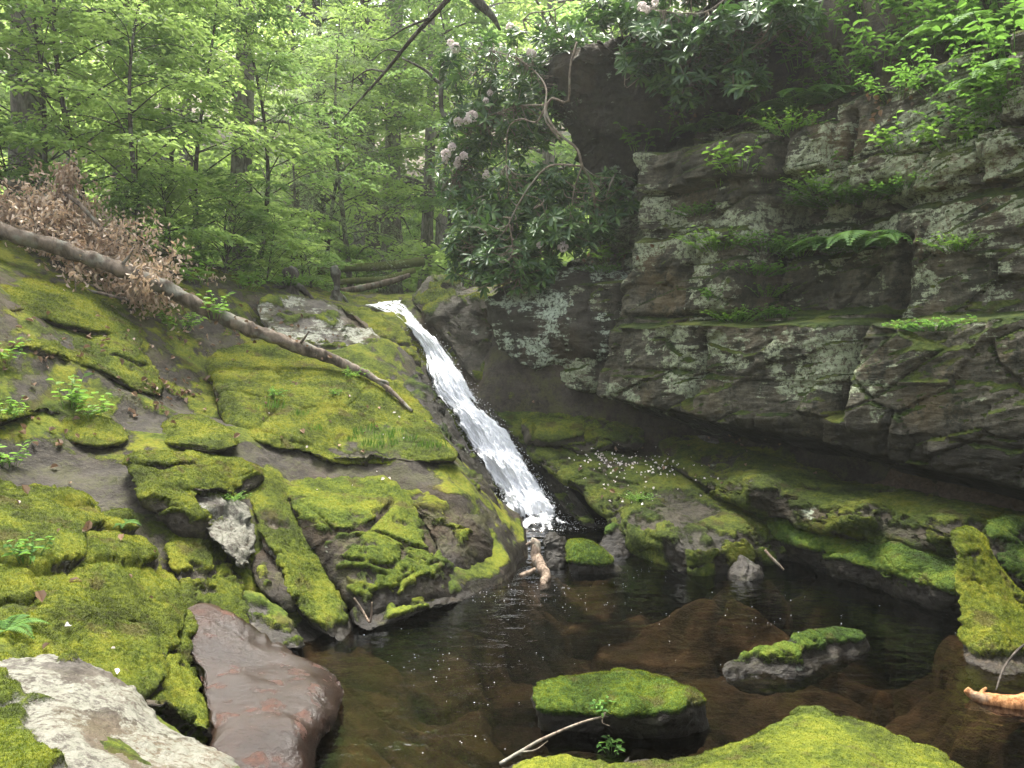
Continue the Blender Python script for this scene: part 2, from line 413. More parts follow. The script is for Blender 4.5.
_ctl = np.concatenate([
    zpts([(322, 768, 0), (345, 700, 0), (355, 668, 0), (368, 632, 0), (440, 608, 0), (500, 588, 0), (524, 562, 0), (715, 576, .0), (650, 550, 0), (815, 563, 0), (955, 612, 0), (1060, 700, 0)]),
    zpts([(500, 700, -.42), (600, 600, -.4), (800, 600, -.42), (700, 690, -.5), (900, 720, -.45), (560, 545, -.3), (430, 680, -.3), (400, 740, -.3), (640, 575, -.4), (680, 585, -.4), (530, 532, -.25), (590, 545, -.3), (548, 552, -.35), (560, 524, -.2), (920, 650, -.4), (700, 620, -.45)]),
    np.array([[.5, 1.5, -.4], [2, 1.5, -.4], [1.2, 2.4, -.45], [3.2, 2.5, -.2], [4.2, 3.5, .3], [-.5, 1.5, -.1], [-1.2, 1.2, .35], [-3, 1.2, .9], [-5, 2, 1.6], [-6, 5, 2.4], [-7, 8, 3.6], [5.5, 2, .6]]),
    pts([(0, 768, 1.9), (110, 768, 2.0), (300, 768, 3.05), (215, 615, 3.9), (190, 640, 3.6), (100, 680, 2.7), (0, 665, 2.6), (235, 760, 2.6),
         (180, 655, 3.4), (178, 595, 3.9), (100, 535, 4.2), (0, 505, 4.0), (0, 580, 3.2), (100, 605, 3.5), (166, 560, 4.5), (250, 640, 4.2), (305, 655, 4.2), (350, 625, 4.85),
         (262, 485, 5.6), (300, 540, 5.2), (130, 455, 5.2), (0, 470, 4.6), (230, 440, 5.9), (200, 405, 6.6), (165, 385, 7.0), (380, 472, 6.3), (450, 476, 6.3), (465, 510, 6.1), (400, 545, 5.75), (340, 560, 5.3),
         (340, 408, 7.3), (225, 362, 8.0), (300, 352, 8.6), (410, 412, 7.5), (440, 440, 7.0), (330, 310, 10.0), (270, 340, 8.8), (400, 342, 9.5), (420, 388, 8.7),
         (60, 310, 6.8), (0, 292, 6.2), (0, 335, 5.8), (130, 370, 6.6), (140, 338, 7.3), (0, 405, 5.2), (80, 425, 5.5), (100, 275, 8.0), (200, 280, 9.0), (0, 240, 7.5), (250, 300, 9.5),
         (385, 316, 11.0), (425, 352, 10.2), (450, 398, 9.4), (490, 450, 8.8), (530, 512, 8.2), (400, 312, 11.6), (360, 303, 12.0), (440, 303, 11.0), (475, 320, 10.2),
         (500, 400, 9.0), (560, 410, 8.8), (560, 450, 8.4), (640, 440, 8.6), (600, 510, 7.4), (700, 485, 7.4), (760, 500, 6.9), (850, 500, 6.6), (1024, 540, 5.5), (1000, 580, 5.2), (1100, 560, 5.0)]),
    pts([(380, 290, 14), (300, 280, 13), (460, 285, 13.5), (200, 262, 12)]),
])
def _kern(a, b):
    return np.sqrt(((a[:, None] - b[None]) ** 2).sum(-1) + .12)
_cx = _ctl[:, :2]; _n = len(_cx)
_A = np.zeros((_n + 3, _n + 3)); _A[:_n, :_n] = _kern(_cx, _cx) + np.eye(_n) * -1e-2
_A[:_n, _n] = 1; _A[:_n, _n + 1:] = _cx; _A[_n:, :_n] = _A[:_n, _n:].T
_w = np.linalg.solve(_A, np.concatenate([_ctl[:, 2], np.zeros(3)]))
_pool = np.array([P(a, b, DZ(a, b, 0))[:2] for a, b in [(316, 800), (345, 700), (355, 668), (368, 634), (440, 610), (500, 592), (527, 572), (528, 548), (506, 516), (566, 514), (600, 528), (640, 558), (716, 584), (765, 568), (815, 570), (955, 620), (1000, 650), (1060, 715), (1060, 860)]] + [[2.2, 1.0], [-.6, 1.0]])
def pool_depth(x, y):
    """metres inside the pool's edge"""
    q = np.stack([x, y], 1); a, b = _pool, np.roll(_pool, -1, 0)
    inside = np.zeros(len(q), bool); d2 = np.full(len(q), 1e9)
    for u, v in zip(a, b):
        e = v - u; w = q - u; t = np.clip((w @ e) / (e @ e), 0, 1); d2 = np.minimum(d2, ((w - t[:, None] * e) ** 2).sum(1))
        c = (u[1] > q[:, 1]) != (v[1] > q[:, 1]); inside ^= c & (q[:, 0] < (v[0] - u[0]) * (q[:, 1] - u[1]) / (v[1] - u[1] + 1e-12) + u[0])
    return np.sqrt(d2) * np.where(inside, 1, -1)
def z_near(x, y):
    q = np.stack([x, y], 1); r = np.empty(len(q))
    for k in range(0, len(q), 40000):
        b = q[k:k + 40000]; r[k:k + 40000] = _kern(b, _cx) @ _w[:_n] + _w[_n] + b @ _w[_n + 1:]
    return r

WO, WA, WN = np.array([1.41, 8.5]), np.array([.6, -.8]), np.array([-.8, -.6])   # the cliff line: origin, along, outward
def wall_sq(x, y):
    r = np.stack([x, y], 1) - WO
    return r @ WA, -(r @ WN)          # distance along, depth behind
def soft(a, k=.8): return np.logaddexp(0, np.asarray(a) / k) * k
def z_far(x, y):
    xc = -.17 * y
    z = 2.6 + .09 * (y - 12) + .30 * soft(xc - x - 1.8) + .30 * soft(x - xc - 2.5) + .38 * np.maximum(y - 34, 0)
    s, q = wall_sq(x, y)
    h = 5.2 + .55 * np.maximum(q, 0)
    return np.maximum(z, 0) * (1 - (k := sstep(.9, 1.5, q) * sstep(-2.6, -1.2, s))) + k * np.maximum(h, z)
def Z(x, y):
    x = np.atleast_1d(np.asarray(x, float)); y = np.atleast_1d(np.asarray(y, float))
    w = np.maximum.reduce([sstep(11.2, 14.5, y), sstep(-5.5, -8, x), sstep(5, 7, x), sstep(1.2, -1, y)])
    s, q = wall_sq(x, y)
    w = np.maximum(w, sstep(.5, .9, q) * sstep(-2.9, -2.0, s))
    zf = z_far(x, y)
    zf = zf * sstep(-6, 4, y) + (1 - sstep(-6, 4, y)) * (.3 + .25 * np.abs(x + .5))
    return z_near(x, y) * (1 - w) + zf * w
def gz(x, y): return float(Z(x, y)[0])
def at(px, d, py=None):
    """ground point under picture column px at distance d"""
    x = (px - 512) / FPX * d * 1.0
    return np.array([x, d, gz(x, d)])

def strata_steps(p, amp, s=1.0, off=0.0):
    """tilted beds: a stepped rise along the dip direction"""
    dip = p @ np.array([.25, -.35, 1.0]) * 5.0 * s + fbm(p, .9 * s, 3, off=off) * 1.6
    f = dip - np.floor(dip)
    return (sstep(.0, .75, f) - f) * amp

def moss_mask(V, N, amt, scale=1.0, off=0.0):
    nz = N[:, 2]
    m = nz * .75 + .55 * fbm(V, 2.1 * scale, 4, off=off) + .34 * fbm(V, 8 * scale, 3, off=off + 3) + amt - .16
    m = sstep(.05, .75, m)
    return m * sstep(.015, .09, V[:, 2] + .03 * fbm(V, 7, 2))
def wet_mask(V, amt=0.0):
    return np.clip(sstep(.38, .12, V[:, 2] + .12 * fbm(V, 5, 3)) + amt, 0, 1)

WET_RUNS = [(200, 410, 6.6, .36), (150, 425, 6.0, .26), (60, 457, 4.9, .40), (120, 450, 5.1, .36), (20, 470, 4.6, .32), (360, 470, 6.3, .34), (400, 472, 6.3, .28), (300, 458, 6.2, .28), (240, 440, 5.9, .2), (175, 395, 6.9, .25)]
# fine mesh of the bank and the pool bed
def build_bank():
    xs = np.arange(-7.0, 6.2, .026); ys = np.concatenate([np.arange(1.2, 9, .026), np.arange(9, 14.6, .045)])
    X, Y = np.meshgrid(xs, ys, indexing='ij'); x, y = X.ravel(), Y.ravel()
    z = Z(x, y); pdp = pool_depth(x, y); z = np.where(pdp > 0, np.minimum(z, .02 - .42 * sstep(0, .45, pdp)), z); p = np.stack([x, y, z], 1)
    dry = sstep(-.05, .12, z)
    run = 0 * x
    for (a, b, d, r) in WET_RUNS:
        c = P(a, b, d); run = np.maximum(run, sstep(r, r * .5, np.hypot((x - c[0]) / 1.3, y - c[1]) + .12 * fbm(p, 4, 3)))
    p[:, 2] -= .085 * dry * (1 + .4 * run) * sstep(.0, .4, z) * sstep(11, 9, y)
    for a, b, d, r, k in [(255, 700, 3.5, .75, .16), (230, 650, 3.8, .5, .12), (320, 322, 9.6, .9, .16), (290, 315, 9.4, .6, .12), (300, 740, 3.1, .5, .1)]:
        c = P(a, b, d); p[:, 2] -= k * dry * sstep(r, r * .4, np.hypot(x - c[0], y - c[1]))
    p[:, 2] -= .34 * dry * sstep(.7, 1.2, x) * sstep(9, 8.4, y) * sstep(0, .25, z)
    p[:, 2] += dry * (strata_steps(p, .07) + .055 * fbm(p, 2.2, 4, off=1) + .02 * fbm(p, 9, 3, off=2))
    # flat broken slabs on the pool bed
    f1, f2, cid = worley(np.stack([x * .75 + y * .3, y * 1.1 - x * .2, 0 * x], 1) + .25 * np.stack([fbm(p, 2, 2), fbm(p, 2, 2, off=5), 0 * x], 1), 2.1)
    h = hash01(cid, cid * 3); g1, g2, c2 = worley(np.stack([x, y * 1.3, 0 * x], 1), 6.5, 3)
    p[:, 2] += (1 - dry) * ((h - .5) * .15 + sstep(0, .16, f2 - f1) * .05 - .16 + .02 * fbm(p, 6, 3) + .03 * (hash01(c2, c2 + 5) - .4) * sstep(0, .2, g2 - g1) + (x * .1 * (h - .5)))
    p[:, 2] = np.where(dry < .5, np.minimum(p[:, 2], -.05), p[:, 2])
    F = [grid_faces(len(xs), len(ys))[:, ::-1]]
    N = vnormals(p, F)
    if N[:, 2].mean() < 0: F = [F[0][:, ::-1]]; N = -N
    moss = moss_mask(p, N, .02)
    # bare wet runs between the slabs
    moss -= (.75 + .5 * fbm(p, 5, 3, off=6)) * run
    moss = np.where(y > 9.5, moss - .25, moss)
    wet = np.clip(wet_mask(p) + .3 * run, 0, 1)
    bed = sstep(.02, -.03, p[:, 2])
    o = mesh_obj('rock_bank', p, F, M['bank'], None, dict(moss=np.clip(moss, 0, 1), wet=wet * (1 - bed), lichen=0 * x, bed=bed, cell=np.clip(.5 + .9 * (h - .5) + .5 * (hash01(c2, c2 * 7) - .5) - .45 * sstep(.12, 0, f2 - f1), 0, 1)))
    tag(o, kind='structure')
    # pool-bed stone on the faces below water
    o.data.materials.append(M['bed'])
    fz = bed[F[0]].mean(1)
    o.data.polygons.foreach_set('material_index', (fz > .5).astype(np.int32))
    return o
build_bank()

def build_ground():
    g = np.concatenate([-np.geomspace(90, 8, 50), np.arange(-7.6, 7.7, .4), np.geomspace(8, 90, 50)])
    h = np.concatenate([np.arange(-14, 30, .45), np.geomspace(30, 130, 40)])
    X, Y = np.meshgrid(g, h, indexing='ij'); x, y = X.ravel(), Y.ravel()
    z = Z(x, y); p = np.stack([x, y, z], 1)
    inside = sstep(-6.6, -6.0, x) * sstep(5.9, 5.2, x) * sstep(1.4, 2.0, y) * sstep(14.2, 13.6, y)
    p[:, 2] += .12 * fbm(p, .5, 4) - .7 * inside
    F = [grid_faces(len(g), len(h))]
    if vnormals(p, F)[:, 2].mean() < 0: F = [F[0][:, ::-1]]
    tag(mesh_obj('ground', p, F, M['litter']), kind='structure')
build_ground()

# ------------------------------------------------------------------ rocks
def relief_rock(name, outline, dpts, mat, label=None, cat='rock', back=.35, rim=.12, res=2.0, rough=1.0, moss=.1, mscale=1.0, lichen=0.0, wet=0.0, beds=.03, facet=0.0, groove=.35, seed=0, lump=1.0, tuft=0, tuft_mat='moss', tuft_len=.012, jag=1.0, pw=5.0, fn=None, group=None, kind=None, maskfn=None):
    """a solid stone: its front surface lies at the distances dpts give, its back bulges away behind the rim"""
    ol = np.asarray(outline, float)
    per = np.linalg.norm(np.diff(np.concatenate([ol, ol[:1]]), axis=0), axis=1).sum()
    N = int(np.clip(per / res, 60, 420)); o = catmull(ol, N, True)
    c = o.mean(0)
    if fn is not None: c = np.asarray(fn, float)
    dr = unit(o - c); a = np.arange(N) / N * 2 * pi
    jn = fbm(np.stack([np.cos(a) * per / 120, np.sin(a) * per / 120, 0 * a + seed], 1), 1.5, 4)
    size = per / 6.3
    o = o + dr * (jn * size * .045 * jag)[:, None]
    nr = int(np.clip(size / res * 1.1, 14, 150))
    t = np.linspace(0, 1, nr + 1)[1:] ** .85
    q = np.asarray(dpts, float)
    dx, dd = q[:, :2] / 100, q[:, 2]
    n = len(q); A = np.zeros((n + 3, n + 3)); A[:n, :n] = np.sqrt(((dx[:, None] - dx[None]) ** 2).sum(-1) + .02)
    A[:n, n] = 1; A[:n, n + 1:] = dx; A[n:, :n] = A[:n, n:].T
    A[np.arange(n), np.arange(n)] -= 1e-3
    w = np.linalg.lstsq(A, np.concatenate([dd, np.zeros(3)]), rcond=None)[0]
    def D(pp):
        z = pp / 100
        v = np.sqrt(((z[:, None] - dx[None]) ** 2).sum(-1) + .02) @ w[:n] + w[n] + z @ w[n + 1:]
        return np.clip(v, dd.min() - .25, dd.max() + .4)
    R = c + (o - c)[None] * t[:, None, None]                  # (nr, N, 2)
    dF = D(R.reshape(-1, 2)).reshape(nr, N) + rim * (1 - np.sqrt(np.maximum(1 - t ** pw, 0)))[:, None]
    front = P(R[..., 0], R[..., 1], dF)
    nb = max(8, nr // 3); tb = np.linspace(1, 0, nb + 1)[1:-1]
    RB = c + (o - c)[None] * tb[:, None, None]
    d0 = float(D(c[None])[0]); dm = max(d0, float(dF[-1].mean()))
    dB = dF[-1][None] * tb[:, None] + dm * (1 - tb)[:, None] + back * np.sqrt(1 - tb ** 2)[:, None]
    dB = np.maximum(dB, D(RB.reshape(-1, 2)).reshape(dB.shape) + rim * .6)
    bk = P(RB[..., 0], RB[..., 1], dB)
    V = np.concatenate([front.reshape(-1, 3), bk.reshape(-1, 3), P(c[0], c[1], d0)[None], P(c[0], c[1], dm + back)[None]])
    nR = nr + nb - 1
    i = (np.arange(nR - 1)[:, None] * N + np.arange(N)[None]).ravel(); j = (np.arange(nR - 1)[:, None] * N + (np.arange(N)[None] + 1) % N).ravel()
    Fq = np.stack([i, i + N, j + N, j], 1)
    k = np.arange(N); k2 = (k + 1) % N
    Ft = np.concatenate([np.stack([np.full(N, nR * N), k, k2], 1), np.stack([np.full(N, nR * N + 1), (nR - 1) * N + k2, (nR - 1) * N + k], 1)])
    F = [Fq, Ft]
    Nn = vnormals(V, F); ctr = V.mean(0)
    if ((V - ctr) * Nn).sum(1).mean() < 0: F = [f[:, ::-1] for f in F]; Nn = -Nn
    sc = (V.max(0) - V.min(0)).mean()
    Q = V + seed * 3.7
    disp = .085 * sc * lump * fbm(Q, 1.3 / sc ** .7, 3) + .012 * rough * fbm(Q, 7, 4, .6) + .006 * rough * fbm(Q, 28, 3)
    if beds:
        ph = Q @ np.array([.2, -.45, 1.0]) * 6.5 + fbm(Q, 1.1, 3) * 1.4
        f = ph - np.floor(ph); disp += beds * (sstep(0, .8, f) - f - .25) * (1 - np.abs(Nn[:, 2]) * .5)
    if facet:
        f1, f2, cid = worley(Q * np.array([1, 1, 1.8], np.float32), 2.2 / sc ** .5, seed)
        disp += facet * (hash01(cid, cid * 5 + 1) - .5) * sstep(0, .12, f2 - f1) - facet * groove * sstep(.1, 0, f2 - f1)
    V = V + Nn * disp[:, None]
    Nn = vnormals(V, F)
    mk = moss_mask(V, Nn, moss, mscale, seed)
    if maskfn is not None: mk = np.clip(maskfn(V, Nn, mk), 0, 1)
    V = V - Nn * ((1 - sstep(.3, .6, mk)) * rough * (.010 * np.maximum(0, ridged(Q, 5.5, 3, off=1) - .35) * 2 + .007 * ridged(Q, 17, 2, off=2) + .004 * np.abs(fbm(Q, 45, 2))))[:, None]
    V = V + Nn * (sstep(.4, .7, mk) * (.013 * (1 - 1.6 * np.abs(fbm(Q, 6, 3, off=3))) + .012 * (1 - np.abs(fbm(Q, 14, 3))) + .007 * (1 - np.abs(fbm(Q, 32, 2)))))[:, None]
    lch = lichen + .6 * fbm(Q, 1.7, 3, off=4)
    wt = np.clip(wet_mask(V) * .9 + wet, 0, 1)
    ob = mesh_obj(name, V, F, M[mat], None, dict(moss=mk, wet=wt, lichen=lch))
    if kind: tag(ob, kind=kind)
    else: tag(ob, label, cat, group)
    if tuft:
        tufts(ob, V, F, mk, tuft, tuft_mat, tuft_len, seed)
    return ob

def tufts(parent, V, F, mk, n, mat, ln, seed=0, front=True):
    """short moss shoots over the moss of a stone: one part nobody could count"""
    r = np.random.default_rng(seed + 5)
    f = F[0]; a, b, c = V[f[:, 0]], V[f[:, 1]], V[f[:, 2]]; e = V[f[:, 3]]
    nn = np.cross(c - a, e - b); ar = np.linalg.norm(nn, axis=1) * .5; nn = nn / np.maximum(2 * ar, 1e-9)[:, None]
    cen = (a + c) / 2
    view = ((np.array([0, 0, EYE]) - cen) * nn).sum(1) / np.linalg.norm(cen - np.array([0, 0, EYE]), axis=1)
    wgt = ar * sstep(.5, .75, mk[f].mean(1)) * sstep(-.35, .1, view)
    if wgt.sum() <= 0: return
    k = r.choice(len(f), n, p=wgt / wgt.sum())
    u = r.random((n, 1)); v = r.random((n, 1))
    pos = (a[k] * (1 - u) + b[k] * u) * (1 - v) + (e[k] * (1 - u) + c[k] * u) * v
    ax = unit(nn[k] * .6 + np.array([0, 0, .5]) + r.normal(size=(n, 3)) * .5)
    L = ln * .72 * (.5 + r.random(n)); W = L * .45
    sd = unit(np.cross(ax, r.normal(size=(n, 3))))
    pos = pos - nn[k] * .003
    tri = np.stack([pos - sd * W[:, None] * .5, pos + sd * W[:, None] * .5, pos + ax * L[:, None]], 1).reshape(-1, 3)
    o = mesh_obj('moss', tri, [np.arange(3 * n).reshape(-1, 3)], LEAF[mat], parent, smooth=False)
    tag(o, kind='stuff')
# ------------------------------------------------------------------ the stones of the left bank
R = relief_rock
def dry_side(px_min=None):
    pass
# -- far up on the left
R('mossy_boulder', [(-40, 282), (10, 276), (40, 281), (85, 292), (122, 314), (136, 332), (112, 340), (60, 328), (0, 318), (-40, 322)],
  [(-30, 290, 6.5), (10, 280, 6.9), (85, 295, 7.3), (125, 320, 7.3), (60, 318, 6.6), (0, 312, 6.2), (-30, 316, 6.1)], 'slab',
  'humped mossy boulder below the pile of dry brown brush at the left edge', moss=.32, back=.6, rim=.25, seed=1, beds=.04, tuft=26000, tuft_len=.017, lump=.7)
R('mossy_slab', [(-40, 325), (0, 314), (60, 325), (115, 336), (136, 330), (152, 360), (166, 392), (150, 398), (118, 384), (90, 372), (50, 360), (0, 352), (-40, 356)],
  [(-30, 330, 6.2), (60, 328, 6.7), (136, 335, 7.1), (160, 385, 6.6), (110, 375, 6.3), (40, 352, 6.0), (-30, 350, 5.7)], 'slab',
  'stepped mossy slab under the humped boulder at the left, dropping to a dark gap', moss=.25, back=.5, rim=.2, seed=2, beds=.07, facet=.03, tuft=20000, tuft_len=.016, lump=.6)
R('mossy_boulder', [(-40, 365), (0, 352), (40, 362), (85, 375), (120, 392), (150, 415), (165, 440), (130, 447), (90, 440), (60, 425), (30, 420), (-40, 430)],
  [(-20, 370, 5.7), (40, 366, 6.2), (120, 395, 6.3), (155, 435, 6.0), (90, 430, 5.7), (20, 410, 5.3), (-20, 420, 5.0)], 'slab',
  'low mossy mound with a leafy seedling growing on it, left of the wet bare rock', moss=.25, back=.5, rim=.22, seed=3, beds=.06, facet=.04, tuft=22000, tuft_len=.016)
R('mossy_stone', [(56, 420), (80, 414), (110, 424), (128, 436), (122, 447), (90, 450), (62, 440)],
  [(60, 422, 5.6), (110, 425, 5.7), (90, 447, 5.35), (62, 440, 5.35)], 'slab',
  'small rounded mossy stone just above the grey wet rock at the left', moss=.35, back=.3, rim=.1, seed=4, tuft=5000, tuft_len=.014)
R('mossy_stone', [(163, 430), (180, 420), (205, 421), (232, 432), (240, 446), (222, 453), (185, 450), (166, 446)],
  [(165, 432, 5.9), (205, 423, 6.15), (238, 445, 5.8), (190, 450, 5.55)], 'slab',
  'flat mossy lump lying on the wet grey rock in the middle of the left bank', moss=.3, back=.3, rim=.1, seed=5, tuft=7000, tuft_len=.014)
# -- the big sloping slab and the terrace over it
R('mossy_slab', [(207, 358), (217, 346), (245, 341), (300, 346), (342, 354), (382, 378), (412, 402), (440, 428), (458, 456), (440, 464), (390, 464), (340, 464), (300, 454), (262, 447), (232, 430), (225, 405), (212, 382)],
  [(212, 362, 7.9), (245, 345, 8.5), (300, 350, 8.6), (345, 358, 8.5), (385, 382, 8.0), (415, 408, 7.6), (440, 430, 7.1), (452, 455, 6.6), (400, 460, 6.45), (340, 460, 6.35), (270, 442, 6.3), (235, 425, 6.6), (225, 395, 7.1), (330, 400, 7.3)], 'slab',
  'broad sloping slab of bright yellow green moss under the end of the fallen log', moss=.42, back=.5, rim=.16, seed=7, beds=.05, facet=.05, tuft=60000, tuft_len=.016, lump=.6)
R('lichened_rock', [(256, 312), (262, 300), (280, 295), (312, 299), (345, 312), (372, 332), (392, 352), (404, 372), (388, 376), (360, 364), (330, 352), (295, 344), (268, 336)],
  [(260, 308, 9.3), (285, 298, 9.8), (345, 314, 9.9), (395, 356, 9.2), (385, 372, 8.9), (320, 345, 8.9), (268, 332, 8.8)], 'grey',
  'grey lichen speckled rock partly hidden behind the lower half of the fallen log', moss=-.18, back=.5, rim=.15, seed=8, beds=.05, facet=.03, lichen=.25)
R('mossy_terrace_rock', [(318, 300), (340, 303), (352, 306), (378, 316), (402, 332), (413, 345), (420, 366), (432, 392), (428, 402), (410, 398), (392, 372), (365, 335), (335, 312)],
  [(325, 302, 10.6), (352, 308, 10.7), (402, 334, 10.0), (415, 350, 9.7), (430, 395, 8.9), (412, 395, 8.9), (390, 365, 9.3), (345, 318, 9.9)], 'slab',
  'moss topped ledge of rock on the left lip of the waterfall', moss=.18, back=.6, rim=.2, seed=9, beds=.05, facet=.05, tuft=9000, tuft_len=.016)
R('dark_rock', [(400, 385), (418, 368), (432, 392), (446, 412), (462, 436), (486, 468), (498, 490), (486, 494), (468, 476), (452, 455), (430, 425), (412, 405)],
  [(405, 388, 8.5), (418, 374, 8.9), (446, 414, 8.5), (486, 470, 7.9), (490, 490, 7.3), (452, 448, 7.4), (425, 415, 7.9)], 'dark',
  'wet dark rock face along the left edge of the falling water', moss=-.12, wet=.7, back=.5, rim=.15, seed=10, beds=.05, facet=.05)
# -- the big rounded walls over the pool
R('rock_buttress', [(372, 478), (400, 468), (440, 462), (468, 472), (490, 486), (502, 505), (514, 528), (528, 550), (531, 568), (526, 585), (500, 600), (462, 604), (440, 600), (436, 560), (420, 520), (390, 498)],
  [(380, 480, 6.4), (440, 466, 6.7), (470, 478, 6.75), (500, 508, 6.75), (528, 556, 6.5), (526, 575, 6.2), (495, 592, 5.7), (450, 598, 5.3), (440, 545, 5.7), (470, 540, 5.85), (430, 500, 6.15)], 'wall',
  'smooth rounded rock wall dropping into the pool at the foot of the waterfall', moss=.0, mscale=.8, wet=.12, back=.7, rim=.15, seed=11, beds=.0, lump=.6, tuft=6000, tuft_len=.012,
  maskfn=lambda V, N, m: m - .5 * sstep(.85, .55, N[:, 2]) - .25 + .3 * sstep(.35, .1, V[:, 2]) * sstep(-.2, .2, fbm(V, 2, 3)))
R('rock_buttress', [(268, 482), (300, 474), (350, 476), (385, 482), (412, 500), (432, 528), (446, 556), (458, 578), (456, 596), (430, 606), (395, 616), (366, 622), (350, 606), (330, 570), (305, 530), (285, 505)],
  [(275, 486, 5.8), (320, 478, 6.1), (385, 486, 6.15), (415, 506, 5.95), (440, 550, 5.6), (452, 590, 5.3), (400, 608, 4.95), (366, 612, 4.8), (335, 570, 5.05), (300, 515, 5.4), (385, 545, 5.35)], 'wall',
  'bulging rock wall with a mossy top and a bare brown overhang above the pool', moss=.06, back=.7, rim=.18, seed=12, rough=.6, beds=.03, facet=.03, lump=.9, tuft=16000, tuft_len=.014,
  maskfn=lambda V, N, m: m - .7 * sstep(.8, .45, N[:, 2] + .3 * fbm(V, 3, 2)))
R('rock_ledge', [(352, 604), (372, 596), (400, 592), (430, 588), (456, 580), (474, 584), (480, 592), (464, 602), (430, 610), (395, 622), (365, 632), (352, 622)],
  [(356, 606, 4.85), (400, 596, 5.15), (456, 584, 5.5), (476, 590, 5.5), (430, 606, 5.0), (365, 626, 4.7)], 'wall',
  'low dark lip of rock at the waterline under the bulging wall', moss=-.05, back=.35, rim=.08, seed=13, wet=.3)
# -- ridge, lumps and blocks above the red brown chute
R('mossy_ridge', [(246, 486), (262, 474), (282, 486), (296, 512), (316, 545), (336, 578), (352, 606), (364, 640), (352, 652), (330, 640), (305, 622), (288, 600), (278, 570), (262, 545), (252, 520)],
  [(250, 488, 5.6), (270, 478, 5.8), (296, 514, 5.5), (336, 580, 5.1), (358, 626, 4.75), (340, 640, 4.5), (300, 612, 4.55), (272, 560, 4.85), (254, 518, 5.2)], 'slab',
  'long mossy ridge with a white lichen streak, running down towards the pool', moss=.14, back=.5, rim=.16, seed=14, lichen=.18, beds=.03, tuft=14000, tuft_len=.013)
R('pale_rock', [(194, 506), (204, 494), (224, 494), (244, 503), (254, 520), (256, 545), (248, 566), (234, 562), (216, 545), (202, 528)],
  [(197, 506, 5.0), (224, 498, 5.2), (250, 522, 5.1), (246, 562, 4.7), (225, 548, 4.65), (205, 525, 4.8)], 'pale',
  'knobbly white crusted rock standing up between mossy ridges', moss=-.42, back=.35, rim=.12, seed=15, facet=.08, lichen=.6, wet=-.3)
R('brown_boulder', [(252, 560), (262, 546), (276, 545), (290, 562), (300, 590), (298, 608), (284, 612), (268, 600), (256, 582)],
  [(256, 562, 4.9), (272, 548, 5.05), (296, 592, 4.75), (285, 608, 4.55), (262, 585, 4.6)], 'wall',
  'smooth bare brown boulder wedged under the long mossy ridge', moss=-.3, back=.3, rim=.12, seed=16, beds=0)
R('mossy_block', [(163, 545), (178, 535), (206, 533), (218, 548), (234, 576), (246, 592), (254, 612), (250, 634), (226, 630), (196, 616), (180, 602), (170, 575)],
  [(167, 546, 4.55), (205, 536, 4.85), (246, 594, 4.55), (250, 625, 4.25), (220, 624, 4.1), (190, 606, 4.15), (172, 572, 4.35)], 'slab',
  'mossy block with a pale bare end beside the head of the red brown chute', moss=.16, back=.4, rim=.12, seed=17, lichen=.1, facet=.04, tuft=12000, tuft_len=.012)
R('small_boulder', [(243, 602), (256, 598), (272, 608), (290, 622), (304, 638), (306, 647), (286, 651), (264, 648), (250, 632)],
  [(246, 604, 4.4), (272, 610, 4.5), (304, 642, 4.25), (280, 648, 4.1), (254, 630, 4.2)], 'grey',
  'small rounded grey boulder with a patch of moss resting on the red brown chute', moss=-.04, back=.25, rim=.1, seed=18, beds=0, lichen=.1)
R('mossy_slab', [(128, 462), (160, 455), (200, 458), (240, 462), (262, 476), (250, 492), (236, 500), (205, 492), (196, 506), (206, 534), (180, 534), (160, 520), (138, 500)],
  [(135, 465, 5.0), (200, 460, 5.4), (258, 476, 5.6), (236, 496, 5.3), (200, 515, 4.85), (175, 530, 4.7), (142, 498, 4.7)], 'slab',
  'low mossy slab behind the knobbly white crusted rock', moss=.28, back=.4, rim=.15, seed=19, beds=.05, facet=.05, tuft=16000, tuft_len=.014, fn=(185, 490))
# -- foreground mass, left
R('mossy_hummock', [(-60, 500), (0, 488), (50, 484), (80, 498), (100, 520), (128, 516), (150, 540), (165, 565), (184, 598), (190, 630), (186, 655), (200, 690), (212, 725), (206, 750), (150, 730), (90, 720), (-60, 740)],
  [(-40, 505, 4.0), (40, 488, 4.5), (95, 524, 4.35), (130, 520, 4.6), (165, 568, 4.3), (186, 620, 3.9), (190, 670, 3.5), (208, 735, 3.0), (150, 700, 2.95), (60, 690, 2.75), (-40, 640, 2.8), (40, 580, 3.4), (110, 600, 3.55), (-40, 560, 3.3)], 'slab',
  'great mossy hummock filling the left foreground above the white crusted boulder', moss=.36, back=.5, rim=.2, seed=20, beds=.10, facet=.10, res=2.2, tuft=130000, tuft_len=.012, lump=1.0, fn=(95, 615))
R('pale_boulder', [(-60, 668), (0, 658), (58, 656), (98, 667), (138, 688), (160, 718), (200, 745), (236, 768), (256, 820), (-60, 830)],
  [(-40, 672, 2.5), (55, 660, 2.7), (100, 672, 2.72), (160, 722, 2.55), (230, 770, 2.35), (240, 810, 2.2), (80, 810, 1.75), (-40, 810, 1.7), (60, 730, 2.15)], 'pale',
  'big white lichen crusted boulder with moss patches in the bottom left corner', maskfn=lambda V, N, m: sstep(-.06, .2, fbm(V, 2.1, 3, off=2) + .18 * fbm(V, 7, 2)) * sstep(-.1, .3, N[:, 2]), moss=0, back=.5, rim=.15, seed=21, rough=.45, res=2.2, beds=.01, lump=.5, lichen=.3, tuft=26000, tuft_len=.010)
